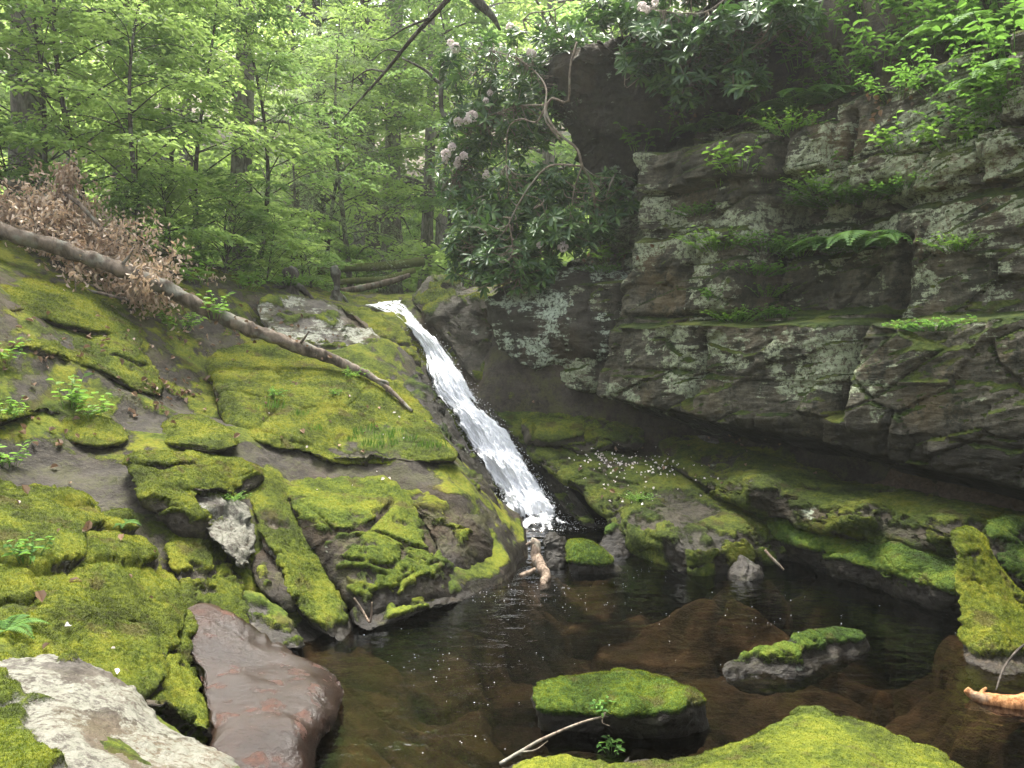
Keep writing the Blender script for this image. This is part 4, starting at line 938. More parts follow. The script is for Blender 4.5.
wood('twig', 'pale stick poking down into the water under the petal strewn slab', 'twig', P([765, 772, 784], [550, 558, 570], [6.0, 5.95, 5.9]), [.01, .012, .008], 'drift', 6, 16)
wood('twig', 'curved dark twig leaning on the upright wedge stone', 'twig', P([1030, 1016, 1004, 996], [640, 652, 668, 690], [4.1, 4.05, 4.0, 3.85]), [.006, .007, .006, .004], 'dark', 6, 20)
wood('dead_branch', 'long bare dark branch slanting down from the top of the photo', 'branch', P([466, 447, 415, 385, 356, 340], [-30, 0, 35, 72, 104, 122], [8.0, 8.2, 8.5, 8.8, 9.1, 9.3]), [.032, .028, .023, .018, .012, .006], 'dark', 9, 60, .3,
     [(P([430, 405, 385, 370], [18, 28, 40, 38], [8.3, 8.4, 8.5, 8.6]), .014), (P([385, 368, 350, 335], [72, 70, 82, 84], [8.8, 8.8, 8.9, 9]), .012), (P([400, 386, 372], [52, 50, 60], [8.6, 8.6, 8.7]), .01)])
wood('leaning_tree', 'thick dark tree trunk leaning in at the top centre of the photo', 'tree', P([440, 462, 478, 492, 500], [-70, -22, 2, 16, 30], [11.5, 11.6, 11.7, 11.8, 11.9]), [.15, .13, .11, .07, .02], 'dark', 12, 30)
wood('dead_branch', 'bent dark dead limb hanging before the bright forest left of the pink flowers', 'branch', P([402, 425, 440, 443, 441, 448, 455], [58, 70, 82, 60, 105, 122, 131], [11, 11, 11, 11, 11, 11, 11]), [.012, .02, .03, .03, .035, .03, .012], 'dark', 8, 50)

# ---- the heap of dead brown leaves behind the log
def brush():
    r = np.random.default_rng(31)
    root = thing('dead_brush', 'pile of dead branches with dry brown leaves behind the fallen log', 'brush pile')
    tw, pos, ax = [], [], []
    for k in range(240):
        px = r.uniform(-60, 150); dep = r.uniform(7.7, 9.2)
        top = np.interp(px, [-60, 0, 60, 75, 110, 150], [190, 205, 205, 205, 238, 290]); bot = np.interp(px, [-60, 0, 60, 120, 150], [275, 270, 290, 310, 330])
        py = r.uniform(top + 5, bot); s = P(px, py, dep)
        d = unit(np.array([r.normal(.3, .6), r.normal(0, .5), r.normal(.1, .35)])); L = r.uniform(.35, .9)
        q = catmull([s, s + d * L * .5 + [0, 0, .05], s + d * L + [0, 0, -.08]], 8)
        mesh = tube(q, np.linspace(.008, .003, 8), 5); tw.append(mesh)
        m = r.integers(60, 110); t = r.random(m)
        c = s + d * L * t[:, None] + r.normal(0, .07, (m, 3)); pos.append(c); ax.append(unit(r.normal(0, .5, (m, 3)) + [0, 0, -.7]))
    for k in range(26):                        # curled tip standing up
        c = P(r.normal(64, 5), r.uniform(168, 200), 8.3); pos.append(c + r.normal(0, .04, (22, 3))); ax.append(unit(r.normal(0, .4, (22, 3)) + [0, 0, -.8]))
    mesh_obj('twigs', *join(tw), BARK['twig'], root)
    pos = np.concatenate(pos); ax = np.concatenate(ax); n = len(pos)
    V, F = leaves(pos, ax, unit(r.normal(size=(n, 3))), r.uniform(.035, .075, n), r.uniform(.014, .032, n), 'oval', .5, .3)
    tag(mesh_obj('dry_leaves', V, F, LEAF['dry'], root, smooth=False), kind='stuff')
    for a, b, c in [([-30, 10, 60, 100], [232, 222, 235, 262], [7.9, 8, 8.1, 8.1]), ([60, 80, 105, 120], [190, 205, 232, 250], [8.3, 8.2, 8.1, 8.0]), ([0, 30, 70, 130], [268, 272, 286, 300], [7.6, 7.6, 7.6, 7.7]), ([30, 50, 70], [260, 235, 200], [8, 8.1, 8.3])]:
        mesh_obj('branch', *tube(catmull(P(a, b, c), 20), np.linspace(.03, .012, 20), 8, .3), BARK['brown'], root)
brush()
# ------------------------------------------------------------------ trees
def spray(base, direc, size, m, r, droop=.25, flat=.25, narrow=.55, along=.0):
    """a flat twig of m leaves growing from base along direc"""
    direc = unit(direc); up = np.array([0, 0, 1.]); side = unit(np.cross(direc, up) + 1e-6); nn = unit(np.cross(side, direc))
    a = r.random(m) ** .8; b = r.uniform(-1, 1, m) * narrow * np.sin(np.clip(a, .05, 1) * pi * .85 + .25)
    pos = base + size * (direc * a[:, None] + side * b[:, None]) + nn * (r.normal(0, .05 * size, m))[:, None]
    pos[:, 2] -= droop * size * (a ** 2 + .5 * np.abs(b))
    ax = unit(direc * (.6 + .4 * a[:, None]) + side * np.sign(b)[:, None] * (.9 - .5 * a[:, None]) + r.normal(0, .25, (m, 3)) + np.array([0, 0, -.25]))
    nm = unit(nn + r.normal(0, flat, (m, 3)))
    return pos, ax, nm
def build_tree(name, seed, H, r0, z0, R, limbs, per, m, leaf, lw, lmat, bark, shape='oval', lean=.0, wob=.15, prof=None, rise=.35, narrow=.6, lean_az=0, size=(.35, .65), droop=.25):
    r = np.random.default_rng(seed)
    n = 30; t = np.linspace(0, 1, n)
    tr = np.stack([wob * (np.sin(t * 4 + seed) - np.sin(seed)) + lean * cos(lean_az) * t * H, wob * (np.cos(t * 3.3 + seed) - np.cos(seed)) + lean * sin(lean_az) * t * H, t * H - .25], 1)
    rr = r0 * (1.0 - .86 * t) + r0 * .5 * np.exp(-t * H / .35)
    parts = [tube(tr, rr, 12, .25, seed)]
    Ps, As, Ns = [], [], []
    for k in range(limbs):
        f = (z0 + (H - z0) * ((k + r.random()) / limbs) ** .9) / H; f = min(f, .99)
        b = np.array([np.interp(f, t, tr[:, c]) for c in range(3)])
        az = k * 2.39996 + r.normal(0, .3); c = (f - z0 / H) / (1 - z0 / H)
        L = R * (prof(c) if prof else (1 - .75 * c ** 1.5) * min(1, .55 + c * 2)) * r.uniform(.65, 1.15)
        d = np.array([cos(az), sin(az), rise * r.uniform(.4, 1.4)])
        e = b + d * L; e[2] -= droop * .5 * L
        mid = b + d * L * .5 + [0, 0, .10 * L]
        path = catmull([b, mid + r.normal(0, .05 * L, 3), e], 9)
        lr = max(.006, np.interp(f, t, rr) * .38)
        parts.append(tube(path, np.linspace(lr, .004, 9), 5))
        for j in range(per):
            g = (j + 1) / per; g = .25 + .75 * g * r.uniform(.85, 1)
            q = np.array([np.interp(g, np.linspace(0, 1, 9), path[:, c2]) for c2 in range(3)])
            dv = unit(e - b) * np.array([1, 1, .4]) + np.array([cos(az + pi / 2), sin(az + pi / 2), 0]) * r.uniform(-1.2, 1.2)
            s = r.uniform(*size)
            a1, a2, a3 = spray(q, dv, s, m, r, droop, .25, narrow)
            Ps.append(a1); As.append(a2); Ns.append(a3)
    Ps, As, Ns = map(np.concatenate, (Ps, As, Ns)); n = len(Ps)
    sz = leaf * r.uniform(.6, 1.25, n)
    V, F = leaves(Ps, As, Ns, sz, sz * lw, shape, .2, .12)
    root = thing(name, '', 'tree')
    mesh_obj('trunk', *join(parts), BARK[bark], root)
    mesh_obj('foliage', V, F, LEAF[lmat], root, smooth=False)
    return root
PROTO = {
    'maple_sapling': [build_tree('maple_sapling', 1, 5.2, .045, .5, 1.9, 34, 5, 34, .095, .62, 'maple', 'dark', wob=.25),
                      build_tree('maple_sapling', 2, 4.4, .04, .3, 1.6, 30, 5, 34, .085, .62, 'maple', 'dark', wob=.2, lean=.12),
                      build_tree('maple_sapling', 3, 5.8, .05, .9, 2.1, 34, 5, 34, .10, .6, 'mid', 'dark', wob=.3)],
    'tall_tree': [build_tree('tall_tree', 11, 13, .25, 2.2, 3.2, 22, 7, 30, .13, .6, 'mid', 'grey', wob=.12, size=(.5, 1.0)),
                  build_tree('tall_tree', 12, 14, .22, 2.8, 3.0, 22, 7, 30, .13, .6, 'maple', 'grey', wob=.15, size=(.5, 1.0)),
                  build_tree('tall_tree', 13, 12, .16, 1.5, 2.6, 22, 7, 30, .12, .6, 'maple', 'grey', wob=.25, size=(.45, .9))],
    'hemlock': [build_tree('hemlock', 21, 5.5, .06, .4, 1.7, 50, 7, 70, .05, .22, 'pale', 'grey', 'diamond', prof=lambda c: 1 - .8 * c, rise=.15, narrow=.5, droop=.4, size=(.3, .6)),
                build_tree('hemlock', 22, 14, .2, 2.0, 2.6, 64, 8, 60, .075, .22, 'hemlock', 'dark', 'diamond', prof=lambda c: 1 - .75 * c, rise=.1, narrow=.5, droop=.5, size=(.45, .8))],
    'leafy_bush': [build_tree('leafy_bush', 31, 1.5, .018, .08, .85, 26, 4, 24, .075, .6, 'maple', 'dark', wob=.08, rise=.7, size=(.22, .4)),
                   build_tree('leafy_bush', 32, 1.3, .018, .06, .9, 26, 4, 24, .06, .6, 'mid', 'dark', wob=.08, rise=.6, size=(.22, .4))],
}
_used = set()
def plant_tree(kind, v, px, d, label, rz=0.0, scale=1.0, group=None, xy=None, dz=0.0):
    p = at(px, d) if xy is None else np.array([xy[0], xy[1], gz(*xy)])
    p[2] += dz
    pr = PROTO[kind][v]
    if id(pr) not in _used:
        _used.add(id(pr)); pr.location = p; pr.rotation_euler = (0, 0, rz); pr.scale = (scale,) * 3; pr['label'] = label
        if group: pr['group'] = group
        if kind == 'leafy_bush': pr['category'] = 'bush'
        return pr
    return dup(pr, label, p, rz, scale, group)
G1 = 'bright green saplings around the ravine'
for a in [(0, -30, 9.6, 'bright maple sapling at the left edge above the dead brown brush', .3, 1.0), (1, 40, 10.5, 'slender bright maple sapling directly behind the pile of brown brush', 2.0, 1.05),
          (2, 96, 10.6, 'dark stemmed straight sapling right of the curled tip of the brown brush', 1.1, .95), (1, 142, 9.9, 'sapling with a stem leaning to the right behind the fallen log', 0.2, 1.0),
          (0, 205, 11.3, 'bright leafy sapling over the middle of the fallen log', 4.0, .95), (2, 255, 12.6, 'green sapling standing behind the grey lichened rock', 3.1, .9),
          (0, 60, 14, 'large leafed sapling in the second row behind the brown brush', 5.1, 1.25), (1, 165, 14.5, 'broad bright sapling in the second row at the left', 2.6, 1.35),
          (2, -40, 13, 'tall sapling reaching into the top left corner', .9, 1.3), (0, 330, 16, 'bright sapling in front of the far trunks near the top centre', 3.3, 1.15), (1, 445, 16.5, 'yellow green sapling glimpsed left of the pink flowers', 1.2, 1.2), (2, 470, 17, 'green sapling behind the pink flowering bush', 2.2, 1.2)]:
    plant_tree('maple_sapling', a[0], a[1], a[2], a[3], a[4], a[5], G1)
G2 = 'tall forest trees behind the stream'
for v, px, d, lab, s in [(0, 30, 12.2, 'thickest grey forest trunk near the top left corner', 1.05), (1, 122, 15, 'thin dark tall tree behind the left saplings', .75), (2, 169, 20, 'first of two close grey trunks left of top centre', 1.1), (0, 190, 24, 'second of two close grey trunks left of top centre', 1.0),
                         (1, 239, 14, 'pale straight trunk rising over the middle of the saplings', 1.0), (2, 290, 20, 'crooked dark tree with forked limbs left of the dark dead branch', 1.0), (0, 391, 18, 'brown trunk standing behind the logs above the waterfall', 1.0), (2, 402, 24, 'grey trunk close beside the brown one behind the logs', 1.2),
                         (1, 425, 19, 'slim trunk right of the pair behind the logs', .8), (1, 360, 28, 'distant trunk left of the pair behind the logs', 1.1), (0, 440, 30, 'faint far trunk under the pink flowers', 1.1), (1, 543, 19, 'grey trunk rising behind the pink flowering rhododendron', .9), (2, 75, 27, 'far grey trunk left of the dark thin tree', 1.2), (0, 312, 34, 'far tree in the gap of bright sky left of the dead branch', 1.1), (1, 480, 24, 'tall bright leaved tree behind the flowering rhododendron', 1.0), (2, -20, 22, 'tall tree cut off by the left edge of the photo', 1.2)]:
    plant_tree('tall_tree', v, px, d, lab, px * .37, s, G2)
plant_tree('hemlock', 0, 352, 15.6, 'feathery pale green hemlock above the head of the waterfall', .4, 1.05)
plant_tree('hemlock', 0, 290, 14.5, 'pale young hemlock left of the feathery one over the stream', 2.4, .7)
plant_tree('hemlock', 1, 375, 22, 'dark drooping hemlock behind the slanting dead branch', 1.4, 1.05)
plant_tree('hemlock', 1, 318, 23, 'dark hemlock in the distance at top centre', 3.0, 1.1)
for v, px, d, lab, s in [(0, 175, 10.2, 'leafy bush behind the right end of the brown brush', .9), (1, 225, 10.6, 'low dark green bush behind the middle of the log', .9), (0, 268, 11.2, 'bright bush directly over the grey lichened rock', .8), (1, 310, 12.5, 'small bush between the two dark stumps', .8), (0, 300, 14, 'bright bush under the pale hemlocks', 1.1), (1, 130, 9.6, 'bush just above the brown brush on the right', .7), (0, 462, 13.2, 'yellow green bush right of the logs above the waterfall', .7), (1, 10, 9.4, 'dark green bush over the thin dead log at the left edge', 1.0), (0, 235, 12.6, 'bright bush in the back row over the log', 1.2), (1, 355, 15.5, 'small green bush beyond the logs across the stream', .8)]:
    plant_tree('leafy_bush', v, px, d, lab, px * .71, s, 'bushes along the top of the left bank')
# trees that shade the ravine from the cliff top and from behind the viewer
for k, (x, y, s) in enumerate([(5.2, 9.5, .8), (8.2, 6.0, .9), (4.8, 13.5, .9), (7.5, 11.5, 1.0), (9.5, 1.5, 1.0), (6.5, -4, 1.0), (-11, 9, 1.0)]):
    plant_tree('tall_tree', k % 3, 0, 0, 'tall forest tree standing outside the view around the ravine', k * 1.3, s, 'trees around the ravine outside the view', xy=(x, y))

for x, y, lab, sc_ in [(1.7, 11.0, 'bush on the cliff top behind the huge dark rock', 1.7), (2.7, 10.3, 'bush on the cliff top right of the huge dark rock', 1.7), (3.5, 9.4, 'bush on the cliff top above the recessed wall', 1.6)]:
    plant_tree('leafy_bush', 1, 0, 0, lab, x * 3, sc_, 'bushes on the cliff top', xy=(x, y))
plant_tree('maple_sapling', 2, 0, 0, 'sapling on the cliff top behind the hanging rhododendron', 1.0, .8, G1, xy=(2.3, 11.6))
plant_tree('maple_sapling', 0, 0, 0, 'sapling on the cliff top behind the bushes over the recessed wall', 2.0, .8, G1, xy=(3.3, 10.8))
def far_woods():
    r = np.random.default_rng(77); Ps, As, Ns = [], [], []
    for k in range(6500):
        d = r.uniform(26, 62); px = r.uniform(-160, 640)
        x = (px - 512) / FPX * d; g = float(z_far(np.array([x]), np.array([d]))[0]); z = g + r.uniform(.2, 1) ** .8 * min(26, d * .62)
        if fbm(np.array([[x * .12, d * .12, z * .12]]), 1, 2)[0] < -.22: continue
        az = r.uniform(0, 2 * pi)
        a, b, c = spray(np.array([x, d, z]), np.array([cos(az), sin(az), r.normal(0, .2)]), r.uniform(.8, 1.8), 34, r, .25, .4, .8)
        Ps.append(a); As.append(b); Ns.append(c)
    for k in range(5000):                      # undergrowth on the slopes
        d = r.uniform(16, 48) ; px = r.uniform(-120, 620); x = (px - 512) / FPX * d
        if abs(x + .17 * d) < .7: continue
        g = gz(x, d); az = r.uniform(0, 2 * pi)
        a, b, c = spray(np.array([x, d, g + r.uniform(.1, 1.1) * (.6 + d / 40)]), np.array([cos(az), sin(az), .2]), r.uniform(.5, 1.0) * (.6 + d / 45), 26, r, .3, .5, .8)
        Ps.append(a); As.append(b); Ns.append(c)
    Ps, As, Ns = map(np.concatenate, (Ps, As, Ns)); n = len(Ps); s = r.uniform(.005, .009, n) * (Ps[:, 1] + 4)
    V, F = leaves(Ps, As, Ns, s, s * .62, 'diamond')
    tag(mesh_obj('far_woods', V, F, LEAF['maple'], smooth=False), kind='stuff')
far_woods()
# ------------------------------------------------------------------ rhododendrons
bpy.context.view_layer.update()
_dg = bpy.context.evaluated_depsgraph_get()
from mathutils import Vector as _V
def hit(px, py):
    """the first surface on a sight line: point, normal"""
    o = _V((0, 0, EYE)); d = _V([float(c) for c in (P(px, py, 5.0) - np.array([0, 0, EYE]))]).normalized()
    ok, loc, nr, fi, ob, mt = scene.ray_cast(_dg, o, d)
    return (np.array(loc), np.array(nr)) if ok else (None, None)

def whorls(C0, D0, r, nl=(7, 11), L=(.10, .16)):
    Ps, As, Ns = [], [], []
    for c, d in zip(C0, D0):
        n = r.integers(*nl); a = np.arange(n) * 2 * pi / n + r.uniform(0, 6); d = unit(d)
        u = unit(np.cross(d, [.3, .2, .9])); w = np.cross(d, u)
        rad = u * np.cos(a)[:, None] + w * np.sin(a)[:, None]
        ax = unit(rad + d * r.uniform(-.1, .6, n)[:, None] + np.array([0, 0, -.25]) + r.normal(0, .12, (n, 3)))
        Ps.append(c + rad * .008); As.append(ax); Ns.append(unit(d + r.normal(0, .2, (n, 3))))
    Ps, As, Ns = map(np.concatenate, (Ps, As, Ns)); m = len(Ps); l = r.uniform(*L, m)
    return leaves(Ps, As, Ns, l, l * r.uniform(.27, .34, m), 'long', .15, .12)

def rhodo(label, regions, stems, flowers, seed, stemmat='twig'):
    r = np.random.default_rng(seed)
    root = thing('rhododendron', label, 'shrub')
    parts, sk = [], []
    for pts_, r0, r1 in stems:
        q = catmull(P(*np.array(pts_, float).T), 40); parts.append(tube(q, .52 * np.linspace(r0, r1, 40), 8, .3, len(parts))); sk.append(q)
    sk = np.concatenate(sk)
    C0, D0 = [], []
    for px, py, rx, ry, d, rd, n in regions:
        n = int(n * 1.7)
        v = r.normal(size=(n, 3)); v = v / np.linalg.norm(v, axis=1)[:, None] * r.random((n, 1)) ** .4
        c = P(px + v[:, 0] * rx, py + v[:, 1] * ry, d + v[:, 2] * rd)
        C0.append(c); D0.append(unit(v * np.array([.6, .5, 0]) * [1, 0, 0] + np.array([0, -.35, .75]) + r.normal(0, .4, (n, 3))))
    C0 = np.concatenate(C0); D0 = np.concatenate(D0)
    for c in C0[::2]:
        k = np.argmin(((sk - c) ** 2).sum(1)); s = sk[k]
        dl = np.linalg.norm(s - c)
        if dl > .45: s = c + (s - c) * .3 / dl + np.array([0, .05, -.12])
        q = catmull([s, (s + c) / 2 + r.normal(0, .05, 3) + [0, 0, -.05], c], 7); parts.append(tube(q, np.linspace(.008, .004, 7), 5))
    mesh_obj('branches', *join(parts), BARK[stemmat], root)
    V, F = whorls(C0, D0, r); mesh_obj('leaves', V, F, LEAF['rhodo'], root, smooth=False)
    for px, py, d, s in flowers + [(f[0] + 7 * sin(f[1]), f[1] + 6 * cos(f[0]), f[2] + .05, f[3] * .7) for f in flowers[::2]]:
        s *= .72; c = P(px, py, d); n = 70
        u = unit(r.normal(size=(n, 3)) + [0, -.3, .5]); pos = c + u * s * .55
        ax = unit(u * .7 + unit(np.cross(u, r.normal(size=(n, 3)))) * .7)
        V, F = leaves(pos, ax, u, s * r.uniform(.45, .7, n), s * r.uniform(.4, .55, n), 'oval', .3, .2)
        mesh_obj('flower_cluster', V, F, LEAF['petal'], root, smooth=False)
    return root
rhodo('large rhododendron with pale pink flower clusters and twisted bare stems beside the cliff',
      [(480, 75, 45, 45, 10.6, .5, 60), (540, 95, 45, 50, 10.0, .5, 85), (500, 130, 60, 40, 10.4, .5, 95), (462, 175, 30, 40, 10.5, .4, 55), (540, 195, 62, 35, 9.7, .4, 95), (500, 230, 55, 35, 9.6, .4, 85), (515, 265, 48, 28, 9.2, .35, 85), (572, 232, 45, 22, 9.1, .3, 65), (475, 250, 30, 35, 9.8, .3, 40), (610, 195, 30, 25, 9.3, .3, 22), (560, 45, 60, 25, 9.9, .4, 50)],
      [([(600, 240, 9.4), (592, 186, 9.1), (582, 166, 8.9), (577, 149, 8.9), (557, 132, 8.9), (546, 112, 9.0), (552, 98, 9.0), (568, 102, 9.0), (570, 68, 8.9), (577, 42, 8.9)], .035, .022),
       ([(582, 166, 8.9), (550, 166, 8.9), (530, 186, 8.95), (518, 205, 9.0), (508, 225, 9.0)], .026, .013), ([(582, 166, 8.9), (574, 190, 8.95), (572, 207, 9.0), (566, 225, 9.1)], .018, .01), ([(582, 166, 8.9), (596, 176, 8.9), (613, 178, 8.95)], .013, .006),
       ([(552, 98, 9.0), (545, 108, 9.1), (536, 122, 9.2), (520, 119, 9.4), (508, 130, 9.5), (506, 165, 9.6)], .024, .01), ([(560, 140, 9.0), (545, 118, 9.05), (545, 85, 9.3), (520, 60, 9.9), (490, 50, 10.3)], .025, .01), ([(545, 105, 9.2), (510, 108, 9.8), (470, 130, 10.4), (455, 175, 10.5)], .022, .008),
       ([(523, 20, 9.6), (532, 13, 9.5), (550, 11, 9.4), (565, 2, 9.3), (580, -30, 9.2)], .018, .014), ([(525, 195, 9.0), (540, 200, 9.0), (546, 215, 9.05), (556, 228, 9.1)], .01, .005), ([(510, 225, 9.0), (515, 262, 9.1), (520, 285, 9.1)], .02, .012)],
      [(456, 48, 10.3, .10), (531, 54, 9.7, .09), (472, 117, 10.0, .12), (458, 122, 10.1, .09), (446, 154, 10.1, .10), (452, 147, 10.1, .08), (464, 156, 10.0, .08), (457, 164, 10.1, .07), (486, 176, 9.9, .07), (486, 101, 10.1, .06), (510, 27, 10, .08), (563, 247, 8.9, .09), (491, 249, 9.3, .07), (540, 245, 8.95, .06), (490, 93, 10.1, .06), (462, 235, 9.6, .06), (484, 202, 9.7, .05)], 51)
rhodo('rhododendron hanging down over the huge dark jutting rock at top centre',
      [(625, 12, 45, 22, 8.9, .4, 50), (668, 38, 40, 28, 8.5, .4, 55), (706, 55, 34, 30, 8.2, .3, 42), (735, 30, 34, 28, 8.0, .3, 36), (640, 62, 25, 22, 8.7, .3, 20), (690, 95, 18, 12, 8.4, .2, 10), (745, 78, 22, 16, 7.9, .2, 18), (780, 12, 40, 22, 7.8, .4, 40), (676, 80, 22, 18, 8.5, .2, 16), (695, -8, 40, 12, 8.6, .3, 26)],
      [([(760, -30, 8.4), (710, 10, 8.2), (680, 14, 8.3), (655, 28, 8.5), (632, 55, 8.6), (625, 75, 8.65)], .025, .008), ([(690, -20, 8.5), (692, 20, 8.3), (694, 50, 8.3), (688, 85, 8.4)], .016, .006), ([(760, -20, 8.3), (745, 30, 8.0), (742, 75, 7.9)], .016, .006), ([(680, 14, 8.3), (640, 8, 8.8), (600, 12, 9)], .015, .006)],
      [(642, 7, 8.5, .08), (655, 3, 8.5, .06)], 52)

# ------------------------------------------------------------------ ferns, herbs, grasses
def fern_proto(seed, n=10, L=.42, leaf='fern'):
    r = np.random.default_rng(seed); Ps, As, Ns, Ls, Ws = [], [], [], [], []; st = []
    for k in range(n):
        az = k * 2.4 + r.normal(0, .3); l = L * r.uniform(.7, 1.15); t = np.linspace(0, 1, 22)
        h = np.array([cos(az), sin(az), 0]); q = h * (t * l * .9)[:, None] + np.array([0, 0, 1.]) * (l * (.75 * t - .75 * t ** 2.2))[:, None]
        st.append(tube(q[::3], np.linspace(.003, .001, len(q[::3])), 4))
        T = unit(np.gradient(q, axis=0)); S = unit(np.cross(T, [0, 0, 1.])); Nn = np.cross(S, T)
        for sg in (-1, 1):
            m = slice(2, None); w = np.sin(np.clip(t[m] * 1.02, 0, 1) ** .75 * pi) * .9 + .12
            Ps.append(q[m]); As.append(unit(S[m] * sg + T[m] * .45)); Ns.append(Nn[m]); Ls.append(l * .24 * w); Ws.append(np.full(20, l * .05))
    V, F = leaves(np.concatenate(Ps), np.concatenate(As), np.concatenate(Ns), np.concatenate(Ls), np.concatenate(Ws), 'diamond', .1, .2)
    root = thing('fern', '', 'fern'); mesh_obj('stalks', *join(st), LEAF[leaf], root); mesh_obj('fronds', V, F, LEAF[leaf], root, smooth=False)
    return root
def herb_proto(name, cat, seed, stems, H, leafL, lw, per, spread, mat, shape='oval', up=.2):
    r = np.random.default_rng(seed); st, Ps, As, Ns = [], [], [], []
    for k in range(stems):
        az = r.uniform(0, 2 * pi); sp = spread * r.random() ** .6; b = np.array([cos(az), sin(az), 0]) * sp * .45; h = H * r.uniform(.5, 1.1)
        e = b + np.array([cos(az) * sp * .7, sin(az) * sp * .7, h]); q = catmull([b, (b + e) / 2 + [0, 0, .1 * h], e], 8); st.append(tube(q, np.linspace(.003, .0015, 8), 4))
        for j in range(per):
            t = .35 + .65 * (j + 1) / per; p = q[min(7, int(t * 7))]; a2 = j * 2.4 + az
            Ps.append(p); As.append([cos(a2), sin(a2), up + r.normal(0, .15)]); Ns.append(unit(np.array([r.normal(0, .25), r.normal(0, .25), 1])))
    n = len(Ps); l = leafL * r.uniform(.6, 1.2, n)
    V, F = leaves(np.array(Ps), unit(np.array(As)), np.array(Ns), l, l * lw, shape, .2, .25)
    root = thing(name, '', cat); mesh_obj('stems', *join(st), LEAF[mat], root); mesh_obj('leaves', V, F, LEAF[mat], root, smooth=False)
    return root
def grass_proto(seed, n=26, L=.10):
    r = np.random.default_rng(seed); az = r.uniform(0, 2 * pi, n); ax = np.stack([np.cos(az) * .9, np.sin(az) * .9, np.ones(n)], 1)
    b = np.stack([r.normal(0, .07, n), r.normal(0, .07, n), np.zeros(n)], 1); l = L * r.uniform(.5, 1.2, n)
    V, F = leaves(b, unit(ax), unit(np.stack([np.cos(az), np.sin(az), -.4 * np.ones(n)], 1)), l, np.full(n, .004), 'oval', .1, .5)
    o = mesh_obj('grass_tuft', V, F, LEAF['herb'], smooth=False); return tag(o, '', 'grass tuft')
PL = {'fern': [fern_proto(1), fern_proto(2, 8, .36), fern_proto(3, 13, .5)],
      'herb': [herb_proto('leafy_plant', 'plant', 4, 9, .24, .075, .55, 6, .2, 'herb'), herb_proto('leafy_plant', 'plant', 5, 14, .2, .055, .6, 7, .24, 'herb'), herb_proto('leafy_plant', 'plant', 6, 7, .16, .05, .5, 5, .14, 'fern')],
      'creeper': [herb_proto('creeping_plant', 'plant', 7, 60, .09, .034, .75, 5, .34, 'fern'), herb_proto('creeping_plant', 'plant', 8, 46, .12, .03, .75, 6, .28, 'herb')],
      'shrub': [herb_proto('broadleaf_shrub', 'shrub', 9, 30, .42, .07, .6, 11, .6, 'fern', up=.05), herb_proto('broadleaf_shrub', 'shrub', 10, 26, .42, .08, .55, 10, .55, 'fern', up=.05)],
      'grass': [grass_proto(11), grass_proto(12, 30, .11)]}
def plant(kind, v, px, py, label, s=1.0, group=None, d=None, lift=0.0):
    if d is None:
        p, n = hit(px, py)
        if p is None: print('no surface under', label); return
    else: p = P(px, py, d)
    p = p + np.array([0, 0, lift - .01]); pr = PL[kind][v]; rz = (px * 1.7 + py) % 6.28
    if id(pr) in _used: return dup(pr, label, p, rz, s, group)
    _used.add(id(pr)); pr.location = [float(c) for c in p]; pr.rotation_euler = (0, 0, rz); pr.scale = (s,) * 3; pr['label'] = label
    if group: pr['group'] = group
GC, GB = 'plants growing on the cliff', 'small plants on the left bank'
